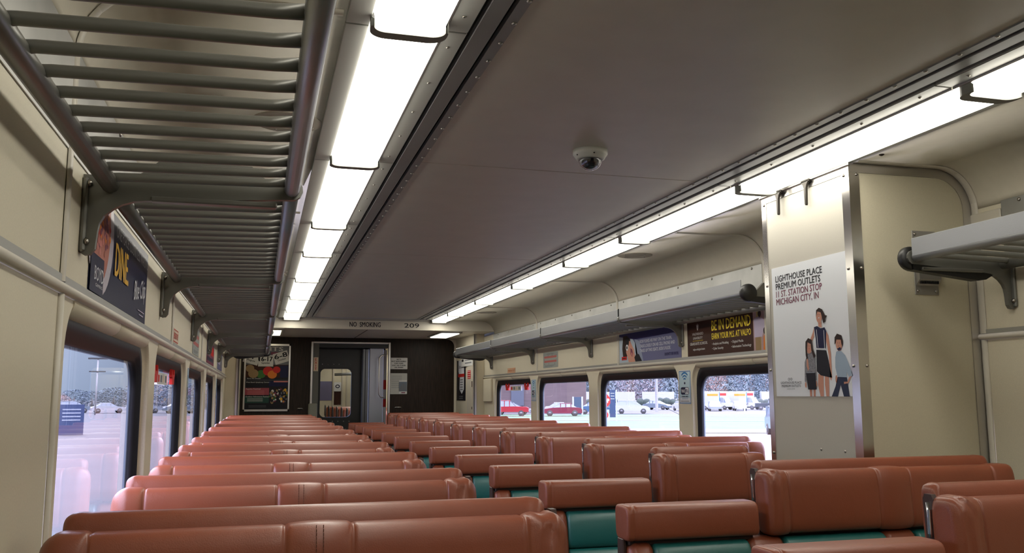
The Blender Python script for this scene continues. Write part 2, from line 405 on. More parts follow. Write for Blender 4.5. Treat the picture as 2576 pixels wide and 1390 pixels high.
for s in (-1, 1):
    X = XL if s < 0 else XR; far = WK_L if s < 0 else WK_R
    b = MB(); y = YB
    for B in far:
        A = B-OPW; a0 = A-0.09; b0 = B+0.09
        if a0 > y: b.add([(X, y, FZ), (X, a0, FZ), (X, a0, 1.6005), (X, y, 1.6005)], [(0, 1, 2, 3)], WALL)
        hole = rrect(A, B, OZ0, OZ1, 0.115)
        ring_to_rect(b, X, hole, a0, b0, FZ, 1.6005, WALL)
        # rounded reveal going back to the rubber frame
        rings = []
        for q in range(6):
            t = q/5*math.pi/2; ins = 0.028*(1-math.cos(t)); dep = GD*math.sin(t)
            rings.append([(X+s*dep, *p) for p in rrect(A+ins, B-ins, OZ0+ins, OZ1-ins*0.9, 0.115-ins*.5)])
        n = len(hole)
        for q in range(5):
            b.add(rings[q]+rings[q+1], [(i, (i+1) % n, n+(i+1) % n, n+i) for i in range(n)], WALL, True)
        y = b0
    b.add([(X, y, FZ), (X, 10.16, FZ), (X, 10.16, 1.6005), (X, y, 1.6005)], [(0, 1, 2, 3)], WALL)
    b.add([(X, YB, 1.60), (X, 10.16, 1.60), (X, 10.16, 2.09), (X, YB, 2.09)], [(0, 1, 2, 3)], WALL)
    # outer skin behind the inner face, closed around the openings by the frames
    w = b.build('wall_left' if s < 0 else 'wall_right', kind='structure')
    # rail above the windows
    pr = [(X, 1.597), (X-s*0.010, 1.598), (X-s*0.015, 1.604), (X-s*0.015, 1.611), (X-s*0.010, 1.616), (X-s*0.005, 1.618), (X, 1.618)]
    MB().sweep_y(pr, YB, 10.15, TRIM, True, True).build('ledge_rail', w)
    MB().box(X-s*0.005, X, YB, 10.15, 1.618, 1.634, mat('rail_strip', (0.42, 0.42, 0.39), 0.4, 0.5), 0.001).build('rail_strip', w)
    # rounded hoods over the openings
    for B in far:
        A = B-OPW; hb = MB()
        pr = [(X, 1.602), (X-s*0.003, 1.598), (X-s*0.004, 1.588), (X, 1.577), (X+s*0.008, 1.569), (X+s*0.020, 1.563), (X+s*0.031, 1.561), (X+s*0.031, 1.602)]
        hb.sweep_y(pr, A+0.06, A+0.69, WALL, True, True); hb.sweep_y(pr, A+0.694, B-0.06, WALL, True, True)
        hb.build('window_hood', w)
    # vertical cover strips below the rail
    for y in ([0.1, 1.86] if s < 0 else [2.622]):
        hb = MB(); hb.lathe([(0.001, 0)], (0, 0, 0), 'z', TRIM, 4) if 0 else None
        ring = [(X-s*math.sin(math.pi*q/6)*0.009, y-math.cos(math.pi*q/6)*0.014) for q in range(7)]
        hb.prism(ring, 'z', FZ, 1.596, TRIM, True); hb.build('seam_strip', w)
    for B in far:
        A = B-OPW
        fr = MB()
        seq = [(GD-0.007, 0.018), (GD-0.011, 0.024), (GD-0.009, 0.033), (GD+0.002, 0.036), (GD+0.003, 0.040), (GD+0.012, 0.042), (GD+0.020, 0.043), (GD+0.020, 0.016)]
        rings = [[(X+s*d, *p) for p in rrect(A+i_, B-i_, OZ0+i_, OZ1-i_*1.12-max(0, i_-.018)*1.6, 0.115-i_*.55)] for d, i_ in seq]; n = len(rings[0])
        for q in range(len(seq)):
            fr.add(rings[q]+rings[(q+1) % len(seq)], [(i, (i+1) % n, n+(i+1) % n, n+i) for i in range(n)], GASKET, True)
        f = fr.build('window_%d' % wnum, kind='structure'); wnum += 1
        g = MB(); gp = rrect(A+0.039, B-0.039, OZ0+0.039, OZ1-0.075, 0.09)
        g.add([(X+s*(GD+0.011), *p) for p in gp], [list(range(len(gp)))], GLASS)
        g.build('pane', f)
        # bluish aluminium sash behind the rubber
        sb = MB(); seq = [(GD+0.020, 0.042), (GD+0.030, 0.043), (GD+0.030, 0.0), (GD+0.020, 0.0)]
        rings = [[(X+s*d, *p) for p in rrect(A+i_, B-i_, OZ0+i_, OZ1-i_*1.12-max(0, i_-.018)*1.6, 0.115-i_*.55)] for d, i_ in seq]
        for q in range(4): sb.add(rings[q]+rings[(q+1) % 4], [(i, (i+1) % n, n+(i+1) % n, n+i) for i in range(n)], mat('sash_metal', (0.25, 0.30, 0.36), 0.4, 0.6), True)
        sb.build('sash', f)
    # outer body of the coach, a skin with square cut-outs
    o = MB(); OX = X+s*(GD+0.030); SK = mat('coach_skin', (0.3, 0.3, 0.3), 0.4, 0.5); y = YB
    for B in far:
        A = B-OPW
        o.add([(OX, y, FZ), (OX, A, FZ), (OX, A, 2.3), (OX, y, 2.3)], [(0, 1, 2, 3)], SK)
        o.add([(OX, A, FZ), (OX, B, FZ), (OX, B, OZ0), (OX, A, OZ0)], [(0, 1, 2, 3)], SK)
        o.add([(OX, A, OZ1), (OX, B, OZ1), (OX, B, 2.3), (OX, A, 2.3)], [(0, 1, 2, 3)], SK); y = B
    o.add([(OX, y, FZ), (OX, YE+.3, FZ), (OX, YE+.3, 2.3), (OX, y, 2.3)], [(0, 1, 2, 3)], SK)
    o.build('outer_skin', w)
    # polished steel sheets on the wall above the racks
    runs = [(-1.2, 1.84), (1.88, 4.04), (4.08, 6.04), (6.08, 8.04), (8.08, 9.72)] if s < 0 else [(3.22, 4.04), (4.08, 6.04), (6.08, 8.04), (8.08, 9.72), (-1.2, 2.50)]
    for a_, b_ in runs:
        MB().box(X-s*0.003, X, a_, b_, 1.88, 2.088, MIRROR).build('steel_sheet', w)
        k = MB(); yy = a_+0.10
        while yy < b_:
            k.lathe([(0.007, 0), (0.0065, -0.003*s), (0.003, -0.005*s), (0, -0.0055*s)], (X-s*0.003, yy, 2.076), 'x', SCREW, 10); yy += 0.44
        k.build('screw', w)
    if s > 0:
        MB().box(X-0.010, X, 2.50, 2.64, 2.02, 2.062, TRIM, 0.004).build('moulding', w)

# ---------------------------------------------------------------- rear wall behind the camera
b = MB(); b.box(XL, XR, YB-0.05, YB, FZ, 2.25, WOOD); b.build('wall_rear', kind='structure')
b = MB(); b.box(XL-0.2, XR+0.2, YB-0.06, YE+0.4, 2.32, 2.36, mat('coach_roof', (0.3, 0.3, 0.3), 0.5)); b.build('ceiling_roof', kind='structure')

# ---------------------------------------------------------------- header with the lettering, low ceiling
hd = MB()
prf = []
xr = [(x, z) for x, z in cove(1)]; xl = [(x, z) for x, z in cove(-1)]
top = [p for p in xl[::-1]+xr if p[1] > 2.119]; top = [(top[0][0]-.01, 2.119)]+top+[(top[-1][0]+.01, 2.119)]
hd.prism([(p[0], p[1]) for p in top], 'y', YH, YH+0.06, TRIM)
hdo = hd.build('wall_header', kind='structure')
MB().box(XL, XR, YH-0.006, YH, 2.118, 2.132, TRIM, 0.002).build('header_lip', hdo)
MB().box(-0.93, 0.93, YH-0.012, YH, 2.215, 2.236, mat('header_trim', (0.30, 0.28, 0.25), 0.4), 0.002).build('header_trim', hdo)
f = Flat((-0.18, YH-0.0015, 2.146), (1, 0, 0), (0, 0, 1), 0.001, 0.001, TRIM, t=0.0005)
f.text(0, 0.0, 0.054, 'NO  SMOKING', BLACKP, 1, w=0.336, bold=0.005)
f.build('lettering', parent=hdo)
f = Flat((0.418, YH-0.0015, 2.146), (1, 0, 0), (0, 0, 1), 0.001, 0.001, TRIM, t=0.0005)
f.text(0, 0.0, 0.050, '209', BLACKP, 1, w=0.165, bold=0.006)
f.build('car_number', parent=hdo)
lc = MB(); lc.box(XL, XR, YH+0.06, YE, 2.12, 2.15, mat('low_ceiling_laminate', (0.72, 0.66, 0.58), 0.4)); lco = lc.build('ceiling_vestibule', kind='structure')
MB().box(0.02, 0.026, YH+0.06, YE, 2.117, 2.12, SLOT).build('panel_joint', lco)
for s, ml in ((1, LENS), (-1, LENS2)):
    t = thing('recessed_light', (s*0.99, 10.28, 2.12), 'square recessed lamp in the low ceiling, %s of the doorway' % ('right' if s > 0 else 'left, half hidden by the rack'), 'light')
    q = MB(); 
    for x0, x1, y0, y1 in ((-.13, -.10, -.40, .40), (.10, .13, -.40, .40), (-.10, .10, -.40, -.37), (-.10, .10, .37, .40)): q.box(x0, x1, y0, y1, -0.012, 0, STEELD)
    q.build('frame', t); MB().box(-.10, .10, -.37, .37, -0.020, 0, ml, .004).build('lens', t)

# ---------------------------------------------------------------- end wall
we = MB()
we.box(-1.335, -0.47, YE, YE+0.05, FZ, 2.12, WOOD); we.box(0.46, 1.31, YE, YE+0.05, FZ, 2.12, WOOD)
we.box(-0.47, 0.46, YE, YE+0.05, 2.06, 2.12, WOOD)
weo = we.build('wall_end', kind='structure')
q = MB(); q.box(1.305, XR, YE-0.012, YE+0.04, FZ, 2.12, TRIM); q.box(XL, -1.325, YE-0.012, YE+0.04, FZ, 2.12, TRIM); q.build('edge_moulding', weo)
q = MB(); pts = []
for k in range(9):
    a = math.radians(90*k/8); pts.append((1.305-0.09+0.09*math.cos(a), 2.03+0.09*math.sin(a)))
q.prism(pts+[(1.305, 2.12)], 'y', YE-0.013, YE, TRIM); q.build('corner_fillet', weo)
# closets at both sides of the passage
for s in (-1, 1):
    xw = XL if s < 0 else XR; q = MB()
    q.box(s*1.33, xw, 10.15, YE-0.012, FZ, 2.12, WALL, 0.003)
    co = q.build('wall_closet', kind='structure')
    e = MB(); e.box(s*1.322, s*1.352, 10.138, 10.15, FZ, 2.12, STEEL); e.box(s*1.318, s*1.33, 10.138, 10.162, FZ, 2.12, STEEL); e.build('corner_strip', co)
q = MB(); q.box(1.318, 1.33, 10.19, 10.50, 1.18, 1.80, TRIM, 0.003); cd = q.build('closet_door', None, None, 'narrow cream cabinet door beside the end wall', 'door')
MB().box(1.312, 1.318, 10.215, 10.235, 1.50, 1.57, BRACKET, 0.002).build('latch', cd)
MB().box(1.312, 1.318, 10.22, 10.235, 1.24, 1.27, BRACKET, 0.002).build('lock', cd)
f = Flat((1.317, 10.46, 1.60), (0, -1, 0), (0, 0, 1), 0.16, 0.10, REDP)
for k in range(4): f.rect(0.01, 0.012+0.024*k, 0.15, 0.018+0.024*k, PAPER)
f.build('red_notice', 'small red notice with white lines on the cabinet door', 'sign')
f = Flat((1.328, 11.12, 1.34), (0, -1, 0), (0, 0, 1), 0.50, 0.50, BLACKP)
f.poly([(0.16, 0.14), (0.30, 0.08), (0.42, 0.14), (0.42, 0.50), (0.10, 0.50), (0.10, 0.36), (0.18, 0.28)], WHITE)
f.rect(0.08, 0.29, 0.44, 0.33, REDP, 2); f.text(0.12, 0.40, 0.05, 'Santa Special', BLACKP, 2, w=0.28)
for k in range(5): f.rect(0.20, 0.25-0.03*k, 0.36, 0.262-0.03*k, GREYP, 2)
for k in range(2): f.rect(0.14, 0.02+0.025*k, 0.36, 0.032+0.025*k, GREYP, 1)
f.build('narrow_poster', 'narrow black and white poster with red band beside the cabinet door', 'poster')
f = Flat((1.316, 10.80, 1.755), (0, -1, 0), (0, 0, 1), 0.62, 0.115, PAPER)
f.rect(0.03, 0.06, 0.12, 0.09, BLACKP); f.rect(0.2, 0.03, 0.55, 0.045, GREYP); f.rect(0.2, 0.065, 0.5, 0.075, GREYP)
f.build('paper_notice', 'white paper notice hanging under the rack end above the cabinet', 'notice')
q = MB(); q.box(1.425, XR, 9.76, 10.12, 1.33, 1.59, WALL, 0.006); q.build('wall_box', None, None, 'shallow cream square wall box beside the farthest right window', 'panel')

# doorway: steel frame, sliding leaf, end door with a window
dr = MB()
dr.box(-0.503, -0.475, YE-0.03, YE+0.03, FZ, 2.07, STEEL, 0.004); dr.box(0.455, 0.482, YE-0.03, YE+0.03, FZ, 2.07, STEEL, 0.004)
dr.box(-0.475, 0.455, YE-0.03, YE+0.03, 2.045, 2.07, STEEL, 0.004)
dro = dr.build('door_1', kind='structure')
q = MB(); q.box(-0.475, -0.405, YE-0.015, YE+0.25, FZ, 2.045, mat('jamb_paint', (0.10, 0.10, 0.085), 0.4)); q.build('jamb', dro)
q = MB(); q.box(-0.52, -0.41, YE-0.06, YE-0.016, 1.0, 1.31, mat('post_box', (0.22, 0.22, 0.18), 0.4), 0.012); q.build('latch_box', dro)
q = MB(); q.box(-0.40, 0.46, YE+0.02, YE+0.30, 2.0, 2.12, DOORM); q.build('head_box', dro)
# end door
dy = YE+0.30; q = MB(); hole = rrect(-0.362, 0.028, 1.134, 1.742, 0.06)
def ringdoor(b, y):
    vs = [(p[0], y, p[1]) for p in hole]; n = len(hole); out = []
    for p in hole:
        u = (p[0]+0.167)/0.195; v = (p[1]-1.438)/0.304; k = max(abs(u), abs(v)); u /= k; v /= k
        out.append(((-0.41+0.46)/2+u*0.435, y, (FZ+2.12)/2+v*(2.12-FZ)/2))
    b.add(vs+out, [(i, (i+1) % n, n+(i+1) % n, n+i) for i in range(n)], DOORM)
ringdoor(q, dy); ringdoor(q, dy+0.04); n = len(hole)
q.add([(p[0], dy, p[1]) for p in hole]+[(p[0], dy+0.04, p[1]) for p in hole], [(i, (i+1) % n, n+(i+1) % n, n+i) for i in range(n)], mat('blue_glow_edge', (0.05, 0.14, 0.28), 0.3))  # blue glow around the pane is put into the edge colour
edo = q.build('end_door', dro)
q = MB(); q.add([(p[0], dy+0.02, p[1]) for p in hole], [list(range(n))], DGLASS); q.build('door_pane', dro)
q = MB()
i1 = rrect(-0.362, 0.028, 1.134, 1.742, 0.06); i2 = rrect(-0.385, 0.051, 1.111, 1.765, 0.075)
q.add([(p[0], dy-0.012, p[1]) for p in i1]+[(p[0], dy-0.012, p[1]) for p in i2]+[(p[0], dy, p[1]) for p in i1]+[(p[0], dy, p[1]) for p in i2],
      [(i, (i+1) % n, n+(i+1) % n, n+i) for i in range(n)]+[(i, (i+1) % n, 2*n+(i+1) % n, 2*n+i) for i in range(n)]+[(n+i, n+(i+1) % n, 3*n+(i+1) % n, 3*n+i) for i in range(n)], RUBBER)
q.build('window_gasket', dro)
q = MB()
for k in range(6): q.lathe([(0.008, 0), (0.006, -0.004), (0, -0.005)], (-0.34+0.07*k, dy, 1.80), 'y', SCREW, 8); q.lathe([(0.008, 0), (0.006, -0.004), (0, -0.005)], (-0.34+0.07*k, dy, 1.08), 'y', SCREW, 8)
q.build('rivet', dro)
q = MB(); q.box(0.15, 0.235, YE+0.16, YE+0.28, FZ, 2.0, mat('edge_bars', (0.16, 0.17, 0.18), 0.3, 0.8), 0.01); q.box(0.185, 0.192, YE+0.155, YE+0.16, FZ, 2.0, SLOT)
q.build('door_stop', dro)
q = MB(); q.box(0.235, 0.41, YE+0.10, YE+0.14, FZ, 2.0, LEAFS, 0.004); lf = q.build('sliding_leaf', dro)
q = MB(); q.box(0.41, 0.453, YE+0.12, YE+0.13, FZ, 1.98, mat('white_door_edge', (0.55, 0.56, 0.6), 0.4)); 
q.box(0.414, 0.45, YE+0.118, YE+0.12, 1.48, 1.60, REDP); q.box(0.414, 0.45, YE+0.118, YE+0.12, 1.26, 1.36, REDP); q.build('reflective_edge', dro)
q = MB(); q.tube([(0.43, YE-0.03, 1.92), (0.36, YE-0.05, 1.90), (0.335, YE-0.06, 1.87), (0.335, YE-0.06, 1.42), (0.36, YE-0.05, 1.385), (0.43, YE-0.03, 1.375)], 0.009, STEEL, 10); q.build('door_handle', dro)
for x0, x1, z in ((-0.652, -0.58, 1.245), (0.541, 0.631, 1.252)):
    q = MB(); q.tube([(x0, YE-0.004, z-0.006), (x0+0.012, YE-0.02, z+0.004), (x1-0.012, YE-0.02, z+0.004), (x1, YE-0.004, z-0.006)], 0.006, STEEL, 8)
    q.build('pull_handle', None, None, 'small chrome pull handle on the dark wall %s of the doorway' % ('left' if x0 < 0 else 'right'), 'handle')
f = Flat((-0.469, YE-0.018, 1.703), (1, 0, 0), (0, 0, 1), 0.057, 0.171, CREAMLAB)
for k, ch in enumerate('EXIT'): f.text(0.0285, 0.128-0.038*k, 0.030, ch, REDP, 1, al='c', bold=0.01)
f.build('exit_sign', 'small vertical EXIT sign in red on the door jamb', 'sign')

# end wall poster in an aluminium frame
px0, px1, pz0, pz1 = -1.29, -0.745, 1.215, 2.035; pw, ph = px1-px0, pz1-pz0
t = thing('framed_poster', (px0, YE-0.02, pz0), 'tall framed festival poster on the dark end wall left of the doorway', 'poster')
q = WB(); y0, y1 = YE-0.022, YE
for a in ((px0, px1, pz0, pz0+.028), (px0, px1, pz1-.028, pz1), (px0, px0+.022, pz0, pz1), (px1-.022, px1, pz0, pz1)): q.box(a[0], a[1], y0, y1, a[2], a[3], STEEL, .003)
q.build('frame', t)
f = Flat((px0+.02, YE-0.008, pz0+.025), (1, 0, 0), (0, 0, 1), pw-.04, ph-.05, BLACKP); w_, h_ = pw-.04, ph-.05
f.b.inworld = True
f.rect(0, .70*h_, w_, h_, GREYP); f.rect(.45*w_, .86*h_, .75*w_, .90*h_, MAROON, 2)
f.text(.42*w_, .92*h_, .05, 'NTS', PAPER, 2, w=.22, bold=.03)
f.rect(0, .50*h_, w_, .70*h_, BROWNP, 1)
for u, v, a, m in ((.36, .55, .055, GREENP), (.52, .60, .06, REDP), (.62, .545, .055, ORANGEP), (.72, .62, .045, REDP), (.18, .56, .06, KHAKI), (.10, .64, .05, KHAKI)): jj_ = globals().get('jj_', 0)+1; f.ell(u*w_, v*h_, a, a*.9, m, 2+.12*jj_)
f.rect(.80*w_, .50*h_, w_, .69*h_, NAVY, 2)
for u, v, r, a, bt in ((.13, .80, -.28, '4', 'August'), (.46, .76, 0, '16-17', 'September'), (.82, .815, .30, '6-8', 'October')):
    c, d = math.cos(r), math.sin(r); hw, hh = .175*w_, .088*h_
    f.poly([(u*w_+x*c-y*d, v*h_+x*d+y*c) for x, y in ((-hw, -hh), (hw, -hh), (hw, hh), (-hw, hh))], PAPER, 4)
    f.text(u*w_-.0*d, v*h_-.005, .058, a, BLACKP, 5, w=(.045 if a == '4' else .155), al='c', rot=r, bold=.03)
    f.text(u*w_+.035*d, v*h_-.035*c, .022, bt, BLACKP, 5, al='c', rot=r, w=.10, bold=.01)
f.text(.02, .475*h_, .014, 'Save the Dates!', PAPER, 2, w=.16)
f.rect(0, .455*h_, w_, .459*h_, GREYP, 2); f.text(.01, .415*h_, .016, 'West Beach Symphony Concert', PAPER, 2, w=.28)
f.rect(.55*w_, .36*h_, w_, .44*h_, NAVY, 2); f.rect(.66*w_, .425*h_, w_, .445*h_, PINKP, 3)
f.rect(0, .225*h_, .56*w_, .335*h_, mat('crimson_print', (.28, .03, .05), .4), 2); f.text(.01, .31*h_, .016, 'Apples Festival', PAPER, 3, w=.17)
f.rect(0, .10*h_, .56*w_, .205*h_, DGREEN, 2); f.text(.01, .19*h_, .016, 'Outdoor Adventures Festival', PAPER, 3, w=.27)
random.seed(3)
for k in range(60):
    u = random.uniform(.57, .98)*w_; v = random.uniform(.11, .33)*h_
    f.ell(u, v, random.uniform(.006, .018), random.uniform(.008, .022), random.choice([PAPER, GOLDP, GREENP, MAROON, BLACKP, GREYP, KHAKI, HAIRP]), 3+k*.05, 8)
for k in range(5): f.rect(.03, (.29-.015*k)*h_, .45*w_, (.293-.015*k)*h_, PINKP, 3)
for k in range(4): f.rect(.03, (.17-.015*k)*h_, .42*w_, (.173-.015*k)*h_, PAPER, 3)
for k in range(3): f.rect(.05, (.06-.014*k)*h_, .5*w_, (.063-.014*k)*h_, GREYP, 3)
f.build('print', parent=t)

def fs(x0, z1, x1, z0, m, rad=.008, y=YE-0.004): return Flat((x0, y, z0), (1, 0, 0), (0, 0, 1), x1-x0, z1-z0, m, .004, rad)
f = fs(.481, 1.878, .700, 1.734, PAPER)
for k, l in enumerate(('NICTD', 'NOT RESPONSIBLE', 'FOR ITEMS', 'LOST OR STOLEN', 'ON TRAINS')):
    f.text(.109, .116-.0255*k, .017, l, BLACKP, 1, al='c', w=(.055, .185, .11, .17, .11)[k], bold=.02)
f.build('nictd_notice', 'white notice NICTD NOT RESPONSIBLE FOR ITEMS on the dark wall', 'sign')
t = thing('document_holder', (.479, YE-.01, 1.42), 'paper holder with a leaflet under the white notice', 'document holder')
f = fs(.479, 1.683, .699, 1.42, mat('grey_paper', (.45, .45, .42), .5)); f.b.inworld = True
for k in range(7): f.rect(.02, .225-.024*k, .15-.03*(k > 2), .229-.024*k, GREYP)
f.build('sheet', parent=t)
f = Flat((.595, YE-.012, 1.425), (1, 0, 0), (0, 0, 1), .10, .17, PAPER); f.b.inworld = True
f.rect(0, .03, .10, .15, mat('slate_photo', (.12, .15, .19), .4)); f.poly([(0, .06), (.04, .12), (.06, .13), (.10, .09), (.10, .05), (0, .04)], GREYP, 2); f.rect(.03, .008, .08, .02, MAROON, 2)
f.build('leaflet', parent=t)

# ---------------------------------------------------------------- the column (equipment closet) on the right
CX0, CY0, CY1 = 0.92, 2.64, 3.21
b = MB(); pr = [(CX0, FZ), (CX0, 2.232)]+[(x-.001, z-.001) for x, z in cove(1)[1:]]+[(XR, FZ)]
b.prism(pr, 'y', CY0, CY1, mat('column_laminate', (0.58, 0.535, 0.40), 0.5, noise=0.03, nscale=260))
cw = b.build('wall_column', kind='structure')
MB().box(CX0-.0012, CX0, CY0+.03, CY1-.02, FZ, 2.2, mat('column_panel', (0.54, 0.515, 0.45), 0.5, noise=0.02, nscale=260)).build('face_panel', cw)
ST2 = mat('polished_angle', (.60, .58, .55), .20, 1.0, rnoise=.06, nscale=2, stretch=(1, 1, 1.5))
b = MB(); b.prism([(CX0-.003, CY0-.003), (CX0+.040, CY0-.003), (CX0+.040, CY0), (CX0, CY0), (CX0, CY0+.040), (CX0-.003, CY0+.040)], 'z', FZ, 2.215, ST2); b.build('corner_strip', cw)
b = MB(); b.prism([(CX0-.003, CY1+.003), (CX0+.030, CY1+.003), (CX0+.030, CY1), (CX0, CY1), (CX0, CY1-.030), (CX0-.003, CY1-.030)], 'z', FZ, 2.215, ST2); b.build('corner_strip', cw)
b = MB(); b.box(CX0-.012, CX0, CY0-.012, CY1+.01, 2.213, 2.235, STEEL, .003); b.box(CX0-.004, CX0, CY0-.004, CY1, 2.190, 2.213, STEEL); b.build('top_trim', cw)
b = MB(); ins = lambda d: [(CX0+.0, 2.232-d)]+[(XR-.155+ (0.155-d)*math.cos(math.radians(90-10*k)), 2.234-.155+(0.155-d)*math.sin(math.radians(90-10*k))) for k in range(10)]+[(XR-d, 1.15)]
o1, o2 = ins(.004), ins(.040); m_ = len(o1)
for y0, y1, a_, c__ in ((CY0-.004, CY0, o1, o2),):
    vs = [(p[0], y0, p[1]) for p in a_]+[(p[0], y0, p[1]) for p in c__]+[(p[0], y1, p[1]) for p in a_]+[(p[0], y1, p[1]) for p in c__]
    F = []
    for i in range(m_-1): F += [(i, i+1, m_+i+1, m_+i), (m_+i, m_+i+1, 3*m_+i+1, 3*m_+i), (i, i+1, 2*m_+i+1, 2*m_+i)]
    b.add(vs, F, STEEL, False)
b.build('arched_trim', cw)
b = MB()
for z in (2.185, 1.845, 1.50, 1.17, .8): 
    b.lathe([(.0055, 0), (.005, -.003), (.002, -.0045), (0, -.005)], (CX0+.030, CY0-.003, z), 'y', SCREW, 10)
    b.lathe([(.0055, 0), (.005, -.003), (.002, -.0045), (0, -.005)], (CX0-.003, CY0+.026, z), 'x', SCREW, 10)
    b.lathe([(.0055, 0), (.005, -.003), (.002, -.0045), (0, -.005)], (CX0-.003, CY1-.016, z), 'x', SCREW, 10)
for y in (2.88, 2.74): b.lathe([(.0055, 0), (.005, -.003), (.002, -.0045), (0, -.005)], (CX0, y, 1.20), 'x', SCREW, 10)
b.build('rivet', cw)
for i, y in enumerate((3.07, 2.88)):
    b = MB(); b.prism([(y-.026, 2.214), (y-.012, 2.200), (y-.006, 2.185), (y-.0035, 2.125), (y, 2.120), (y+.0035, 2.125), (y+.006, 2.185), (y+.012, 2.200), (y+.026, 2.214)], 'x', CX0-.020, CX0-.010, mat('hook_metal', (.05, .045, .04), .35, .8))
    b.box(CX0-.020, CX0, y-.026, y+.026, 2.208, 2.219, MATS['hook_metal'], .003)
    b.build('coat_hook', None, None, 'dark coat hook under the lamp on the column, the %s one' % ('farther' if i == 0 else 'nearer'), 'hook')
# poster with three people
PY0, PY1, PZ0, PZ1 = 2.658, 3.158, 1.394, 1.912; pw, ph = PY1-PY0, PZ1-PZ0
f = Flat((CX0-.0013, PY1, PZ0), (0, -1, 0), (0, 0, 1), pw, ph, mat('poster_white', (.80, .83, .88), .35))
TX = [('LIGHTHOUSE PLACE', BLACKP, .885, .62), ('PREMIUM OUTLETS', BLACKP, .825, .595), ("11 ST. STATION STOP", MAROON, .765, .61), ('MICHIGAN CITY, IN', MAROON, .705, .565)]
for s_t, m, v, w0 in TX: f.text(.055*pw, v*ph, .026, s_t, m, 1, w=w0*pw, bold=.006)
f.text(.07*pw, .095*ph, .009, 'LIGHTHOUSE PLACE', GREYP, 1, w=.28*pw, bold=.01); f.text(.08*pw, .070*ph, .009, 'PREMIUM OUTLETS', GREYP, 1, w=.26*pw, bold=.01)
f.text(.15*pw, .052*ph, .004, 'A SIMON CENTER', GREYP, 1, w=.11*pw)
for dx in (-.008, .008):
    f.poly([(.20*pw+dx+.007*math.cos(a), .13*ph+.005*math.sin(a)) for a in [2*math.pi*k/14 for k in range(14)]], GREYP, 1)
    f.poly([(.20*pw+dx+.0045*math.cos(a), .13*ph+.003*math.sin(a)) for a in [2*math.pi*k/14 for k in range(14)]], MATS['poster_white'], 2)
def P(*pts): return [(u*pw, v*ph) for u, v in pts]
# woman
f.poly(P((.585, .0), (.625, .0), (.635, .16), (.57, .16), (.56, .08)), SKIN, 1); f.poly(P((.655, .0), (.69, .0), (.70, .16), (.65, .16), (.645, .08)), SKIN, 1)
f.poly(P((.56, .335), (.68, .325), (.70, .26), (.735, .13), (.60, .15), (.555, .18)), BLACKP, 2)
f.poly(P((.545, .50), (.585, .505), (.625, .485), (.675, .49), (.695, .46), (.675, .34), (.565, .345), (.56, .42)), NAVY, 3)
f.line(P((.555, .345), (.68, .335)), .003, WHITE, 4); f.line(P((.575, .48), (.585, .35)), .003, WHITE, 4); f.line(P((.665, .47), (.665, .34)), .003, WHITE, 4)
f.poly(P((.69, .465), (.715, .43), (.735, .30), (.735, .13), (.72, .11), (.71, .13), (.71, .28), (.68, .42)), SKIN, 2)
f.poly(P((.545, .50), (.525, .46), (.48, .40), (.495, .38), (.54, .43)), SKIN, 2)
f.poly(P((.60, .50), (.60, .54), (.64, .53), (.64, .49)), SKIN, 3); f.ell(.615*pw, .575*ph, .018, .026, SKIN, 5)
f.poly(P((.58, .57), (.585, .62), (.62, .635), (.66, .62), (.69, .575), (.715, .57), (.69, .55), (.69, .53), (.665, .52), (.655, .56), (.64, .60), (.60, .61)), HAIRP, 6)
f.ell(.606*pw, .585*ph, .002, .0012, BLACKP, 7, 8); f.ell(.628*pw, .583*ph, .002, .0012, BLACKP, 7, 8); f.ell(.615*pw, .562*ph, .005, .0018, WHITE, 7, 10)
# girl
f.poly(P((.455, .0), (.48, .0), (.485, .07), (.45, .07)), SKIN, 1); f.poly(P((.50, .0), (.525, .0), (.53, .07), (.50, .07)), SKIN, 1)
f.poly(P((.42, .17), (.54, .17), (.545, .05), (.44, .05)), BLACKP, 7)
mt = mat('houndstooth_print', (.20, .20, .22), .4, noise=.8, nscale=500)
f.poly(P((.45, .31), (.50, .325), (.545, .30), (.55, .12), (.535, .11), (.53, .175), (.43, .175), (.415, .10), (.40, .11), (.41, .25)), mt, 6)
f.ell(.475*pw, .362*ph, .019, .027, SKIN, 8); f.poly(P((.43, .36), (.435, .40), (.47, .425), (.515, .41), (.525, .34), (.555, .29), (.53, .275), (.505, .33), (.50, .38), (.46, .395), (.45, .34), (.455, .28), (.44, .27), (.43, .30)), HAIRP, 9)
f.poly(P((.44, .30), (.455, .27), (.465, .20), (.45, .185), (.435, .22)), SKIN, 8)
f.ell(.466*pw, .368*ph, .0018, .001, BLACKP, 9, 8); f.ell(.488*pw, .366*ph, .0018, .001, BLACKP, 9, 8); f.ell(.478*pw, .347*ph, .003, .001, REDP, 9, 8)
f.ell(.41*pw, .085*ph, .005, .011, SKIN, 6); f.ell(.545*pw, .09*ph, .005, .011, SKIN, 6)
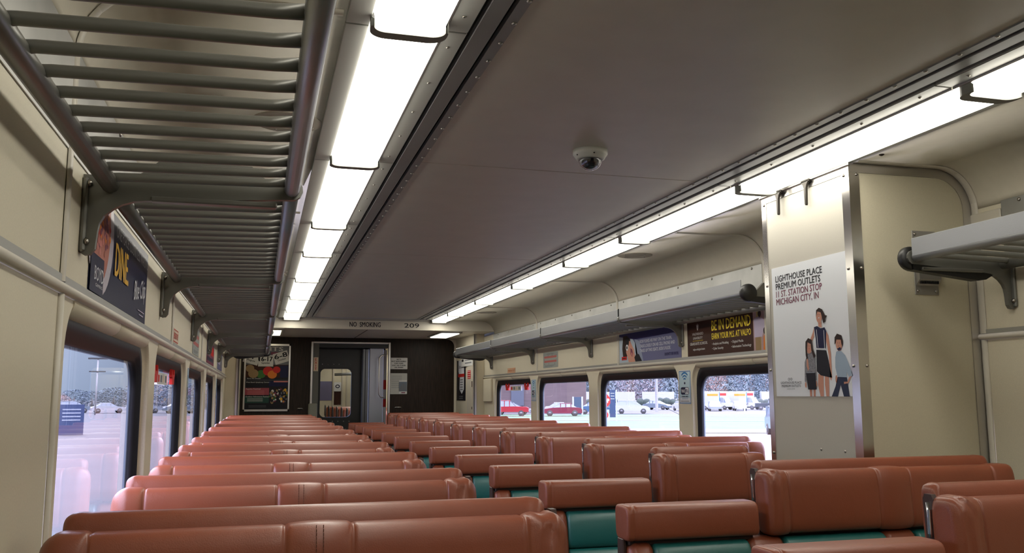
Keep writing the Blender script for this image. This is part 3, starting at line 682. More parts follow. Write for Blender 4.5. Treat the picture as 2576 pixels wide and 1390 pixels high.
# boy
f.poly(P((.72, .0), (.79, .0), (.83, .08), (.86, .0), (.925, .0), (.905, .13), (.80, .135), (.77, .07)), JEANP, 2)
f.poly(P((.80, .31), (.845, .32), (.90, .28), (.945, .20), (.97, .14), (.935, .125), (.905, .17), (.905, .13), (.80, .135), (.78, .20), (.785, .27)), SHIRTP, 3)
f.poly(P((.93, .13), (.96, .14), (.92, .09), (.87, .085), (.87, .10), (.91, .10)), SKIN, 4); f.ell(.785*pw, .12*ph, .006, .014, SKIN, 2)
f.ell(.835*pw, .365*ph, .018, .027, SKIN, 4); f.poly(P((.785, .36), (.79, .41), (.82, .435), (.87, .42), (.885, .38), (.875, .34), (.865, .36), (.86, .39), (.81, .395), (.80, .37)), HAIRP, 5)
f.poly(P((.81, .33), (.83, .315), (.86, .325), (.85, .34), (.83, .335)), NAVY, 5)
f.ell(.824*pw, .37*ph, .0018, .001, BLACKP, 6, 8); f.ell(.846*pw, .368*ph, .0018, .001, BLACKP, 6, 8); f.ell(.834*pw, .348*ph, .003, .001, MAROON, 6, 8)
f.build('outlet_poster', 'white poster with a woman and two children on the column', 'poster')
# ventilation cover
t = thing('vent_cover', (1.222, CY0, 1.87), 'steel ventilation cover on the column face behind the rack end', 'vent')
b = WB(); b.box(1.172, 1.274, CY0-.003, CY0, 1.757, 1.991, STEELD, .001); b.build('back_plate', t)
for x in (1.184, 1.262):
    for z in (1.770, 1.978): b = WB(); b.lathe([(.006, 0), (.005, -.003), (0, -.004)], (x, CY0-.003, z), 'y', SCREW, 10); b.build('screw', t)
b = WB(); b.prism([(CY0-.003, 1.79), (CY0-.022, 1.812), (CY0-.022, 1.945), (CY0-.003, 1.962)], 'x', 1.178, 1.272, STEELD); b.build('hood', t)
b = WB()
for k in range(12): b.box(1.186+.0068*k, 1.189+.0068*k, CY0-.018, CY0-.0105, 1.796, 1.806, SLOT)
b.build('louvre', t)

# ---------------------------------------------------------------- ceiling lamps
J = [-1.66, -0.48, 0.71, 1.906, 3.098, 4.304, 5.214, 6.411, 7.604, 8.807, 9.665]
def lamp(s, y0, y1, lab):
    t = thing('ceiling_light', (s*.7955, (y0+y1)/2, 2.24), lab, 'light', 'fluorescent ceiling lamps, %s row' % ('left' if s < 0 else 'right'))
    b = WB(); b.box(s*.652, s*.712, y0+.002, y1-.002, 2.232, 2.252, RAILM, .002); b.box(s*.878, s*.932, y0+.002, y1-.002, 2.226, 2.252, RAILM, .002)
    b.box(s*.708, s*.714, y0+.002, y1-.002, 2.226, 2.24, STEEL, .001); b.build('housing_rail', t)
    n = 5
    for k in range(n):
        b = WB(); yy = y0+.09+(y1-y0-.18)*k/(n-1); b.lathe([(.005, 0), (.0045, -.002), (.002, -.0035), (0, -.004)], (s*.680, yy, 2.232), 'z', SCREW, 8); b.build('screw', t)
    # lens: shallow tray with rounded far corners, and a grey rim around its far end
    b = WB(); xc = s*.7955
    def outline(hw, ye, r, ya):
        p = [(xc-hw, ya)]
        for cx_, a0 in ((xc-hw+r, 180), (xc+hw-r, 90)):
            for q in range(8): a = math.radians(a0-q*90/7); p.append((cx_+r*math.cos(a), ye-r+r*math.sin(a)))
        return p+[(xc+hw, ya)]
    lv = [(2.242, .084, y1-.036, .034, y0+.004), (2.214, .078, y1-.038, .034, y0+.004), (2.206, .068, y1-.048, .030, y0+.012)]
    rings = [[(p[0], p[1], z) for p in outline(hw, ye, r, ya)] for z, hw, ye, r, ya in lv]; n = len(rings[0])
    for i in range(2): b.add(rings[i]+rings[i+1], [(k, (k+1) % n, n+(k+1) % n, n+k) for k in range(n)], LENS, False)
    b.add(rings[2], [list(range(n))], LENS); b.build('lens', t)
    b = WB(); RIM = mat('lens_rim', (.27, .27, .24), .45)
    oi = outline(.079, y1-.034, .030, y1-.066); oo = outline(.086, y1+.001, .040, y1-.062)
    zt, zb = 2.24, 2.199; n = len(oi)
    vs = [(p[0], p[1], z) for z in (zb, zt) for o_ in (oi, oo) for p in o_]
    F = []
    for k in range(n-1): F += [(k, k+1, n+k+1, n+k), (k, k+1, 2*n+k+1, 2*n+k), (n+k, n+k+1, 3*n+k+1, 3*n+k)]
    b.add(vs, F, RIM); b.build('end_rim', t)
for s in (-1, 1):
    for k in range(len(J)-1):
        lamp(s, J[k], J[k+1], 'bright fluorescent lamp in the %s ceiling row, %s from the far header' % ('left' if s < 0 else 'right', ORD[len(J)-2-k]))

# ---------------------------------------------------------------- small things on the ceiling
t = thing('security_camera', (-.012, 2.79, CZ), 'white dome security camera on the grey ceiling', 'camera')
MB().lathe([(.0605, 0), (.0605, -.014), (.056, -.020), (.054, -.022), (.050, -.030), (.043, -.033), (.041, -.033)], (0, 0, 0), 'z', CAMW, 40).build('base', t)
MB().lathe([(.036*math.cos(math.radians(9*k)), -.030-.036*math.sin(math.radians(9*k))) for k in range(11)], (0, 0, 0), 'z', DOME, 32).build('dome', t)
MB().lathe([(.041*math.cos(math.radians(9*k)), -.030-.041*math.sin(math.radians(9*k))) for k in range(11)], (0, 0, 0), 'z', DOMEG, 32).build('clear_cover', t)
for a in (.5, 1.9, 3.4, 4.6): b = MB(); b.lathe([(.003, 0), (.003, -.003), (0, -.003)], (.054*math.cos(a), .054*math.sin(a), -.020), 'z', SLOT, 8); b.build('screw', t)
for x, y, lab in ((-1.035, 2.70, 'round beige speaker plate in the ceiling above the near left rack'), (1.05, 4.83, 'round beige speaker plate beside the right lamp row'), (1.08, 8.6, 'round beige speaker plate far down the right ceiling'), (-1.035, 6.25, 'round beige speaker plate far down the left ceiling')):
    t = thing('speaker_plate', (x, y, 2.233), lab, 'speaker', 'round speaker plates in the ceiling')
    MB().lathe([(.105, 0), (.104, -.003), (.100, -.0045), (.060, -.0045), (.057, -.0025), (.050, -.0025), (0, -.004)], (0, 0, 0), 'z', COVE, 40, False).build('plate', t)
    for a in (.4, 2.0, 3.5, 5.1): b = MB(); b.lathe([(.004, 0), (.003, -.0025), (0, -.003)], (.082*math.cos(a), .082*math.sin(a), -.004), 'z', SCREW, 8); b.build('screw', t)
MB().lathe([(.010, 0), (.009, -.004), (.004, -.007), (0, -.008)], (.975, 2.53, 2.234), 'z', mat('dark_bolt', (.03, .02, .015), .4, .6), 12).build('ceiling_bolt', None, None, 'single dark bolt in the ceiling above the column', 'bolt')

# ---------------------------------------------------------------- luggage racks
FX = 0.415                     # distance of the front rail from the wall
RZ = 0.012
def arm_profile():
    p = [(0, 1.690), (.010, 1.684), (.022, 1.686), (.030, 1.698), (.033, 1.735)]
    for k in range(7):
        a = math.radians(180-15*k*.98); p.append((.123+.09*math.cos(a), 1.735+.072*math.sin(a)))
    p += [(.20, 1.812), (FX-.02, 1.826)]
    for k in range(7):
        a = math.radians(-100+30*k); p.append((FX+.024*math.cos(a), 1.850+.024*math.sin(a)))
    p += [(FX-.045, 1.860), (FX-.085, 1.898), (.145, 1.898), (.105, 1.862), (.03, 1.858), (0, 1.858)]
    return p
def rack(s, y0, y1, lab, near_arm=False, far_cap=False, near_cap=False):
    xw = XL if s < 0 else XR; kf = 1.04 if s < 0 else 1.0; X = lambda d: xw-s*d*(kf if d > .05 else 1)
    t = thing('luggage_rack', (X(.2), (y0+y1)/2, 1.85), lab, 'luggage rack', 'luggage rack sections, %s side' % ('left' if s < 0 else 'right'))
    ra, rb = y0+(0.012 if not near_cap else .02), y1-(.012 if not far_cap else .02)
    b = WB(); b.tube([(X(FX), ra, 1.850), (X(FX), rb, 1.850)], .0175, ALU, 16)
    b.box(X(FX+.0175), X(FX+.0125), ra, rb, 1.850, 1.912, ALU, .002); b.build('front_rail', t)
    b = WB(); b.tube([(X(.052), ra, 1.838), (X(.052), rb, 1.838)], .0185, RACK, 16); b.build('rear_tube', t)
    n = 17
    for k in range(n):
        yy = y0+.052+(y1-y0-.104)*k/(n-1)
        b = WB(); b.tube([(X(.050), yy, 1.842), (X(.075), yy, 1.846), (X(FX-.05), yy, 1.852), (X(FX-.008), yy, 1.856)], [.0105, .0092, .0092, .0105], RACK, 10); b.build('rod', t)
    for yy, cap, on in ((y0, near_cap, near_arm), (y1, far_cap, True)):
        if not on: continue
        b = WB(); pr = [(X(d), z) for d, z in arm_profile()]; b.prism(pr, 'y', yy-.008, yy+.008, RACK)
        b.box(X(0), X(.012), yy-.020, yy+.020, 1.690, 1.852, RACK, .004)
        b.box(X(.13), X(FX-.03), yy-.014, yy+.014, 1.806, 1.818, RACK, .003)
        for z in (1.712, 1.838): b.lathe([(.008, 0), (.007, -.005*s), (.003, -.007*s), (0, -.008*s)], (X(.012), yy-.013, z), 'x', SCREW, 10)
        b.build('arm_bracket', t)
        if cap:
            d = -1 if near_cap and yy == y0 else 1
            b = WB(); b.lathe([(.020, 0), (.038, 0), (.041, -.006), (.041, -.022), (.034, -.031), (0, -.033)], (X(FX), yy+(-.004 if yy == y0 else .004)*0, 1.848), 'y', RUBBER, 24) if yy == y0 else b.lathe([(.020, 0), (.038, 0), (.041, .006), (.041, .022), (.034, .031), (0, .033)], (X(FX), yy, 1.848), 'y', RUBBER, 24)
            e0, e1 = (yy-.030, yy+.004) if yy == y0 else (yy-.004, yy+.030)
            b.prism([(X(FX), 1.808), (X(FX), 1.832), (X(.13), 1.824), (X(.085), 1.800), (X(.115), 1.784), (X(.15), 1.780)], 'y', e0, e1, RUBBER)
            b.build('rubber_bumper', t)
    b = WB(); b.box(X(FX+.0185), X(FX+.011), y1-.003, y1+.003, 1.846, 1.914, SLOT)  # black strip put in for the dark gap between rack sections
    if not far_cap: b.build('joint_gap', t)
    t.location.z += RZ
RL = [2.02+1.558*k for k in range(-2, 6)]
for k in range(len(RL)-1):
    rack(-1, RL[k], RL[k+1], 'grey tube luggage rack section over the left windows, %s from the camera' % ORD[k], near_arm=(k == 0), far_cap=(k == len(RL)-2))
RRn = [-.64, .92, 2.48]; RRf = [3.55, 5.02, 6.60, 8.17, 9.76]
rack(1, RRn[0], RRn[1], 'grey tube luggage rack section beside the camera on the right wall', near_arm=True)
rack(1, RRn[1], RRn[2], 'rack section ending with a black bumper in front of the column', far_cap=True)
for k in range(4):
    rack(1, RRf[k], RRf[k+1], 'grey luggage rack section over the right windows, %s past the column' % ORD[k], near_arm=(k == 0), near_cap=(k == 0), far_cap=(k == 3))

# ---------------------------------------------------------------- seats
def pad(b, x0, L, yc, t, z0, h, m, seam=(), er=.030, puff=(), wr=(), tilt=.07, groove=.006, n=26, ex=3.4, step=.02, zref=1.0, cut=0.0):
    """upholstered cushion along x with grooved seams, puffed bolsters and rounded ends"""
    xs = set()
    for k in range(int(L/step)+1): xs.add(round(min(L, k*step), 5))
    for k in range(8): xs.add(round(er*(1-math.cos(math.pi/2*k/7)), 5)); xs.add(round(L-er*(1-math.cos(math.pi/2*k/7)), 5))
    for q in seam:
        for d in (-.010, -.006, -.003, 0, .003, .006, .010): xs.add(round(q+d, 5))
    for a, c, amp in wr:
        k = a
        while k < c: xs.add(round(k, 5)); k += .007
    xs = sorted(x for x in xs if -1e-6 <= x <= L+1e-6); rings = []
    for x in xs:
        e = min(x, L-x); d = 0
        if e < er: d = er-math.sqrt(max(0, er*er-(er-e)**2))
        g = 0
        for q in seam: g = max(g, groove*math.exp(-((x-q)/.0035)**2))
        pf = 0
        for a, c, amp in puff:
            if a < x < c: pf = max(pf, amp*math.sin(math.pi*(x-a)/(c-a))**.6)
        ring = []
        for k in range(n):
            a = 2*math.pi*k/n; ca, sa = math.cos(a), math.sin(a)
            u = math.copysign(abs(ca)**(2/ex), ca); v = math.copysign(abs(sa)**(2/ex), sa)
            hy = t/2-min(d, t*.36)-g+pf; hz = h/2-d-g*.8+pf*.5
            z = z0+h/2+v*hz; y = u*hy
            for a_, c__, amp in wr:
                if a_ <= x <= c__ and v > -.6:
                    f_ = math.sin(math.pi*(x-a_)/(c__-a_))
                    y += amp*f_*(math.sin(z*150+x*95+math.sin(x*90+z*40)*2.0)*max(0, math.sin(z*43+x*31+.6))+.4*math.sin(x*230-z*120)); z += amp*.5*f_*math.sin(x*150+z*60+1)
            ring.append((x0+x, yc+y+(z-zref)*tilt, z))
        rings.append(ring)
    vs = [p for r in rings for p in r]; F = []
    for i in range(len(rings)-1):
        for k in range(n): F.append((i*n+k, i*n+(k+1) % n, (i+1)*n+(k+1) % n, (i+1)*n+k))
    b.add(vs, F, m, True); b.add(rings[0], [list(range(n))], m, True); b.add(rings[-1], [list(range(n))], m, True)

def stitches(b, x, z0, z1, tilt=.07):
    z = z0
    while z < z1:
        v = abs(z-1.089)/.093; y = -.078-.0450*max(0, 1-v**4.2)**(1/4.2)+(z-1)*tilt
        b.box(x-.0006, x+.0006, y-.0010, y+.002, z, z+.0050, THREAD); z += .0062

def two_back(t, x0, aisle, L=.90, seats=2):
    """tall head section: near pad, far pad, plate; aisle = +1 if the aisle end is at x0+L"""
    if seats == 2: sm = [.075, .385, .500, .815]; cx_ = .4425
    else: sm = [.075, L-.085]; cx_ = None
    b = MB(); pf = [(0, sm[0], .007), (sm[-1], L, .009 if aisle > 0 else .006)]; wr = [(L-.085, L-.004, .0045)] if aisle > 0 else [(.004, .07, .0045)]
    if aisle < 0: pf[0] = (0, sm[0], .009)
    if cx_: pf.append((sm[1], sm[2], .008))
    pad(b, x0, L, -.078, .074, 1.0, .178, VINYL, sm, .036 if aisle > 0 else .017, pf, wr, groove=.0028, ex=4.2)
    hp = b.build('head_pad', t)
    if cx_ and aisle > 0:
        b = MB()
        for d in (-.006, .006): stitches(b, x0+cx_+d, 1.02, 1.176)
        b.build('stitching', hp)
    b = MB(); pad(b, x0+.022, L-.045, -.012, .060, 1.0, .203, VINYL, (), .018, (), [(0, .05, .002), (L-.095, L-.045, .002)], ex=3.8); b.build('rear_pad', t)
    b = MB(); pr = [(-.052+(-.15)*.07, .80), (-.030+(-.15)*.07, .80), (-.030+.010, 1.140), (-.054+.010, 1.140)]
    b.prism(pr, 'x', x0+.018, x0+L-.018, BRACKET); pl = b.build('back_plate', t)
    xe = x0+.012 if aisle < 0 else x0+L-.012
    b = MB(); pr = [(-.050-.0175, .75), (-.018-.0175, .75), (-.018+.012, 1.172), (-.024+.012, 1.182), (-.044+.012, 1.182), (-.050+.012, 1.172)]
    b.prism(pr, 'x', xe-.006, xe+.006, BRACKET); br = b.build('end_bracket', t)
    b = MB(); d = -1 if aisle < 0 else 1
    zz = [1.090, 1.165]; yy = lambda z: -.034+(z-1)*.07
    b.tube([(xe+d*.0065, yy(zz[0]), zz[0]), (xe+d*.0065, yy(zz[1]), zz[1])], .0052, SILVER, 10)
    b.box(xe+d*.006, xe+d*.0115, yy(1.11)-.005, yy(1.11)+.005, 1.096, 1.150, SILVER, .001); b.build('slot_plate', br)

def lower_back(t, bol, pan):
    for a, c in bol:
        b = MB(); pad(b, a, c-a, -.070, .090, .60, .392, VINYL, (), .022, ((0, c-a, .006),), (), n=22, step=.02); b.build('bolster', t)
    for a, c in pan:
        b = MB(); pad(b, a, c-a, -.072, .086, .86, .130, TEAL, (), .012, (), (), n=22, step=.04); b.build('back_panel', t)
        b = MB(); pad(b, a, c-a, -.088, .110, .60, .262, TEAL, (), .012, (), (), n=22, step=.04); b.build('lumbar_panel', t)
def seat_base(t, a, c):
    b = MB(); b.box(a+.02, c-.02, -.50, -.06, .50, .63, TEAL, .03); b.build('seat_cushion', t)
    b = MB(); b.box(a+.03, c-.03, -.47, .04, .44, .50, BRACKET, .01); b.build('seat_frame', t)
    b = MB(); b.box((a+c)/2-.28, (a+c)/2-.20, -.40, 0, FZ, .44, BRACKET, .01); b.build('leg', t)
    b = MB(); b.box((a+c)/2+.20, (a+c)/2+.28, -.40, 0, FZ, .44, BRACKET, .01); b.build('leg', t)

def make_left():
    t = thing('bench_seat', (0, 0, 0), 'x', 'bench seat')
    x0 = -1.422; two_back(t, x0, 1)
    lower_back(t, [(x0+.01, x0+.09), (x0+.39, x0+.51), (x0+.81, x0+.89)], [(x0+.088, x0+.392), (x0+.508, x0+.812)])
    seat_base(t, x0, x0+.90); return t
def low_part(t):
    b = MB(); pad(b, -.104, .410, -.070, .094, 1.000, .096, VINYL, (.024, ), .009, (), [(0, .03, .002)], ex=5.5, groove=.002); b.build('head_bar', t)
    b = MB(); b.box(-.090, .300, -.085, -.030, .985, 1.006, BRACKET, .004); b.build('bar_plate', t)
    b = MB(); b.box(-.104, -.092, -.075, -.035, .74, 1.005, BRACKET, .003); eb = b.build('end_bracket', t)
    b = MB(); b.lathe([(.004, 0), (.004, -.003), (0, -.004)], (-.104, -.055, .93), 'x', SILVER, 8); b.build('bolt', eb)
def make_right():
    t = thing('bench_seat', (0, 0, 0), 'x', 'bench seat')
    two_back(t, .335, -1); low_part(t)
    lower_back(t, [(-.092, -.018), (.275, .395), (.735, .850), (1.155, 1.235)], [(-.022, .278), (.392, .738), (.847, 1.158)])
    seat_base(t, -.10, 1.235); return t
def make_right_short():
    t = thing('bench_seat', (0, 0, 0), 'x', 'bench seat')
    two_back(t, .335, -1, .455, 1); low_part(t)
    lower_back(t, [(-.092, -.018), (.275, .395), (.735, .79)], [(-.022, .278), (.392, .738)])
    seat_base(t, -.10, .79); return t

L0 = make_left(); Rr0 = make_right()
NL, NR = 12, 13
LEFTX = ['nearest', 'second', 'third', 'fourth', 'fifth', 'sixth', 'seventh', 'eighth', 'ninth', 'tenth', 'eleventh', 'twelfth', 'thirteenth']
for k in range(NL):
    o = L0 if k == 0 else copy_tree(L0); o.location = (0, R0+RP*k, 0)
    o['label'] = 'brown two-seat bench on the left side, %s row%s' % (LEFTX[k], ' from the camera' if k else ' to the camera')
    o['group'] = 'two-seat benches on the left side'
for k in range(NR):
    if k == 2:
        o = make_right_short(); o['label'] = 'short brown and teal bench on the right, standing beside the column'
    else:
        o = Rr0 if k == 0 else copy_tree(Rr0)
        o['label'] = 'brown and teal bench with low aisle bar on the right, %s row%s' % (LEFTX[k], ' from the camera' if k else ' to the camera')
        o['group'] = 'three-seat benches on the right side'
    o.location = (0, R0+RP*k, 0)

# ---------------------------------------------------------------- advertisements and stickers on the side walls
def FL(y0, z0, y1, z1, m, rad=0, t=.0015): return Flat((XL+.0006, y0, z0), (0, 1, 0), (0, 0, 1), y1-y0, z1-z0, m, t, rad)
def FR(y0, z0, y1, z1, m, rad=0, t=.0015): return Flat((XR-.0006, y1, z0), (0, -1, 0), (0, 0, 1), y1-y0, z1-z0, m, t, rad)
f = FL(2.125, 1.636, 3.13, 1.866, NAVY); w_, h_ = 1.005, .23
f.rect(0, 0, .14, .15, mat('blue_corner', (.012, .03, .12), .3))
f.ell(.13, .15, .17, .15, mat('plate_white', (.55, .50, .58), .3), 2, 30); f.rect(-.0, .0, .0, .0, NAVY, 2)
f.ell(.11, .16, .135, .135, SKIND, 3, 28)
random.seed(5)
for k in range(70):
    a = random.uniform(0, 6.28); r = random.random()**.5; f.ell(.11+.13*r*math.cos(a), .16+.065*0+.12*r*math.sin(a)*.55, .012, .008, random.choice([REDP, MAROON, PINKP, SKIND, ORANGEP]), 4+k*.03, 8)
for k in range(14): f.ell(random.uniform(.005, .06), random.uniform(.12, .2), .014, .012, random.choice([GREENP, DGREEN]), 6.1+k*.05, 8)
f.rect(0, 0, .17, .088, NAVY, 7)
f.text(.05, .030, .034, 'BOYD', WHITE, 8, w=.12); f.text(.07, .016, .008, 'GAMING', WHITE, 8, w=.09)
f.text(.33, .175, .036, 'ONE PLACE. COUNTLESS WAYS TO', WHITE, 8, w=.66, bold=.0)
f.text(.33, .075, .088, 'DINE.', GOLDP, 8, w=.24, bold=.012)
f.text(.70, .05, .06, 'Blue Chip', WHITE, 8, w=.25, shear=.3, rot=.12); f.rect(.80, .028, .95, .031, LILACP, 8); f.rect(.83, .016, .93, .019, LILACP, 8)
f.build('dine_poster', 'dark blue DINE advertisement above the nearest left window', 'poster')
f = FL(4.13, 1.636, 4.36, 1.70, CREAMLAB); f.line([(.006, .006), (.224, .006), (.224, .058), (.006, .058), (.006, .006)], .004, REDP); f.text(.115, .018, .028, 'EMERGENCY EXIT', REDP, 2, al='c', w=.19, bold=.01)
f.build('emergency_exit_label', 'cream EMERGENCY EXIT label on the left wall above the rail', 'label')
def map_sign(f, w_, h_):
    f.text(w_/2, .84*h_, .012, '- BRIGHT RED -', GREYP, 1, al='c', w=.55*w_)
    for v in (.62, .34): f.rect(.08*w_, v*h_, .92*w_, (v+.13)*h_, mat('salmon_print', (.50, .14, .12), .4))
    for u, v in ((.1, .52), (.35, .78), (.62, .78), (.9, .78), (.1, .25), (.4, .25), (.8, .25), (.9, .52)): f.rect((u-.008)*w_, (v-.03)*h_, (u+.008)*w_, (v+.03)*h_, BLACKP, 2)
    for k in range(3): f.rect(.12*w_, (.15-.04*k)*h_, (.85-.1*k)*w_, (.165-.04*k)*h_, GREYP, 1)
GRN = mat('grey_green_sheet', (.36, .39, .36), .4)
f = FL(5.27, 1.640, 5.79, 1.80, GRN); map_sign(f, .52, .16); f.build('route_notice', 'pale notice with two red bars on the left wall', 'sign')
f = FR(7.446, 1.651, 7.869, 1.792, GRN, .01); map_sign(f, .423, .141); f.build('route_notice', 'pale notice with two red bars on the right wall', 'sign')
f = FL(6.62, 1.640, 7.62, 1.80, MAROON); f.rect(0, .06, .45, .16, GREYP); f.rect(.05, .02, .9, .05, NAVY); f.rect(.5, .07, .9, .14, REDP); f.build('red_poster', 'dark red advertisement far down the left wall', 'poster')
f = FL(8.26, 1.640, 9.2, 1.80, SLATEP); f.rect(.1, .05, .5, .12, LILACP); f.rect(.55, .03, .85, .14, GREYP); f.build('blue_poster', 'slate blue advertisement at the far end of the left wall', 'poster')
f = FR(8.813, 1.634, 9.12, 1.688, CREAMLAB); f.line([(.006, .006), (.30, .006), (.30, .048), (.006, .048), (.006, .006)], .004, ORANGEP); f.text(.153, .014, .024, 'EMERGENCY EXIT', ORANGEP, 2, al='c', w=.26, bold=.01)
f.build('emergency_exit_label', 'cream EMERGENCY EXIT label above the farthest right window', 'label')
# Bob poster
f = FR(5.04, 1.634, 6.035, 1.842, SLATEP); w_, h_ = .995, .208
f.poly([(0, 0), (.34, 0), (.30, .12), (.20, .19), (0, .19)], mat('pale_halo', (.42, .50, .58), .4)); f.poly([(.30, .0), (.42, 0), (.36, .14), (.28, .16)], mat('mid_halo', (.26, .30, .42), .4), 1)
f.poly([(0, .19), (.30, .155), (w_, .165), (w_, h_), (0, h_)], INDIGO, 2)
f.poly([(.055, .10), (.075, .19), (.14, .19), (.20, .165), (.21, .12), (.17, .10), (.155, .05), (.11, .03), (.07, .04)], HAIRP, 3)
f.poly([(.135, .12), (.17, .15), (.20, .15), (.225, .125), (.25, .10), (.27, .085), (.275, .06), (.29, .03), (.28, 0), (.17, 0), (.15, .04), (.125, .07)], SKIN, 4)
f.poly([(.205, .10), (.235, .088), (.250, .060), (.235, .035), (.205, .055)], MAROON, 5); f.poly([(.215, .055), (.235, .04), (.24, .06), (.225, .07)], PINKP, 6)
f.ell(.150, .145, .030, .036, BLACKP, 5); f.ell(.145, .105, .022, .022, WHITE, 6); f.ell(.145, .105, .012, .012, BLACKP, 7)
f.poly([(.29, 0), (.27, .03), (.31, .055), (.35, .05), (.40, 0)], BLACKP, 5)
f.rect(.045, .018, .135, .042, REDP, 6); f.line([(.06, .03), (.12, .03)], .006, BLACKP, 7)
for k, l in enumerate(('BOB PUSHES HIS WAY ON THE TRAIN,', 'TALKS LOUDLY ON HIS CELL PHONE AND', 'TAKES UP TWO SEATS. BOB IS RUDE.')): f.text(.37, .125-.032*k, .022, l, WHITE, 4, w=(.50, .54, .48)[k])
f.text(.96, .022, .020, "DON'T BE BOB.", INDIGO, 4, al='r', w=.20, bold=.01)
f.build('rider_poster', "slate blue DON'T BE BOB advertisement over the right windows", 'poster')
# university poster
f = FR(3.93, 1.634, 4.952, 1.862, BROWNP); w_, h_ = 1.022, .228
f.poly([(.12, .19), (.125, .165), (.135, .15), (.145, .165), (.15, .19), (.142, .18), (.135, .195), (.128, .18)], PAPER); f.text(.135, .125, .016, 'VALPARAISO', PAPER, 1, al='c', w=.14); f.text(.135, .100, .015, 'UNIVERSITY', PAPER, 1, al='c', w=.12)
f.rect(.07, .090, .20, .092, YELP); f.text(.145, .066, .017, 'GRADUATE SCHOOL', PAPER, 1, al='c', w=.22, bold=.01); f.text(.145, .034, .013, 'valpo.edu/grad-stem', PAPER, 1, al='c', w=.15, bold=.01)
f.text(.31, .138, .062, 'BE IN DEMAND', YELP, 2, w=.43, bold=.008); f.text(.31, .088, .036, 'EARN YOUR M.S. AT VALPO', YELP, 2, w=.43, bold=.008)
for u, v, l, ww in ((.31, .055, '\u2022 Analytics and Modeling', .19), (.31, .028, '\u2022 Cyber Security', .13), (.53, .055, '\u2022 Digital Media', .13), (.53, .028, '\u2022 Information Technology', .21)): f.text(u, v, .014, l, PAPER, 2, w=ww, bold=.01)
f.rect(.765, 0, w_, h_, mat('wall_photo', (.40, .26, .26), .4), 2); f.rect(.80, .0, .84, h_, mat('ochre_photo', (.42, .30, .10), .4), 3); f.rect(.90, .12, .95, .20, BLUEP, 3)
f.poly([(.775, .07), (.775, .17), (.83, .18), (.87, .16), (.92, .12), (.97, .09), (.955, .07), (.88, .12), (.85, .07)], LILACP, 4); f.rect(.785, 0, .835, .07, KHAKI, 4); f.ell(.832, .193, .016, .018, HAIRP, 5); f.ell(.836, .183, .012, .014, SKIN, 4)
f.poly([(.86, 0), (.865, .07), (.89, .09), (.92, .05), (.93, 0)], ORANGEP, 5); f.poly([(.92, 0), (.92, .08), (.96, .10), (1.0, .07), (1.01, 0)], PINKP, 5); f.ell(.945, .11, .016, .018, HAIRP, 6); f.ell(.88, .10, .015, .018, HAIRP, 6)
f.build('university_poster', 'brown BE IN DEMAND advertisement beside the column', 'poster')
# wifi stickers
def wifi(f, w_, h_):
    f.b.mats[0] = WHITE
    e = .006; f.line([(e, e), (w_-e, e), (w_-e, h_-e), (e, h_-e), (e, e)], .004, BLUEP, 1); f.rect(e*1.6, e*1.6+.14*h_, w_-e*1.6, h_-e*1.6, LBLUE, 1)
    cx_, cy_ = .5*w_, .68*h_
    for r0, r1 in ((.10, .15), (.21, .26), (.32, .38)):
        pts = [(cx_+r1*w_*math.sin(a), cy_-.02*h_+r1*w_*math.cos(a)) for a in [math.radians(-45+9*k) for k in range(11)]]+[(cx_+r0*w_*math.sin(a), cy_-.02*h_+r0*w_*math.cos(a)) for a in [math.radians(45-9*k) for k in range(11)]]
        f.poly(pts, BLUEP, 2)
    f.ell(cx_, .62*h_, .06*w_, .035*h_, NAVY, 2)
    f.b.add([(cx_-.34*w_+(.68*w_)*u, .28*h_+.22*h_*v, f.z(2)) for u, v in ((.1, 0), (.9, 0), (1, .15), (1, .85), (.9, 1), (.1, 1), (0, .85), (0, .15))], [list(range(8))], NAVY)
    f.poly([(cx_+.02*w_, .295*h_), (cx_+.29*w_, .295*h_), (cx_+.32*w_, .33*h_), (cx_+.32*w_, .45*h_), (cx_+.29*w_, .485*h_), (cx_+.05*w_, .485*h_)], WHITE, 3)
    f.text(cx_-.29*w_, .33*h_, .11*h_, 'Wi', WHITE, 3, w=.28*w_, bold=.03); f.text(cx_+.07*w_, .33*h_, .11*h_, 'Fi', NAVY, 4, w=.20*w_, bold=.03)
    f.text(cx_, .20*h_, .05*h_, 'ONBOARD', NAVY, 3, al='c', w=.56*w_, bold=.02); f.rect(.25*w_, .155*h_, .75*w_, .165*h_, BLUEP, 3); f.rect(.15*w_, .08*h_, .85*w_, .09*h_, BLACKP, 3)
for F_, y0, y1, lab in ((FR, 4.925, 5.085, 'pale blue WiFi ONBOARD sticker between the two nearest right windows'), (FR, 8.10, 8.25, 'pale blue WiFi ONBOARD sticker between the two farthest right windows'),
                        (FL, 5.00, 5.08, 'blue WiFi sticker between the second and third left windows'), (FL, 8.17, 8.26, 'blue WiFi sticker between the two farthest left windows')):
    f = F_(y0, 1.345, y1, 1.552, WHITE, .012); wifi(f, y1-y0, .207); f.build('wifi_sticker', lab, 'sticker')
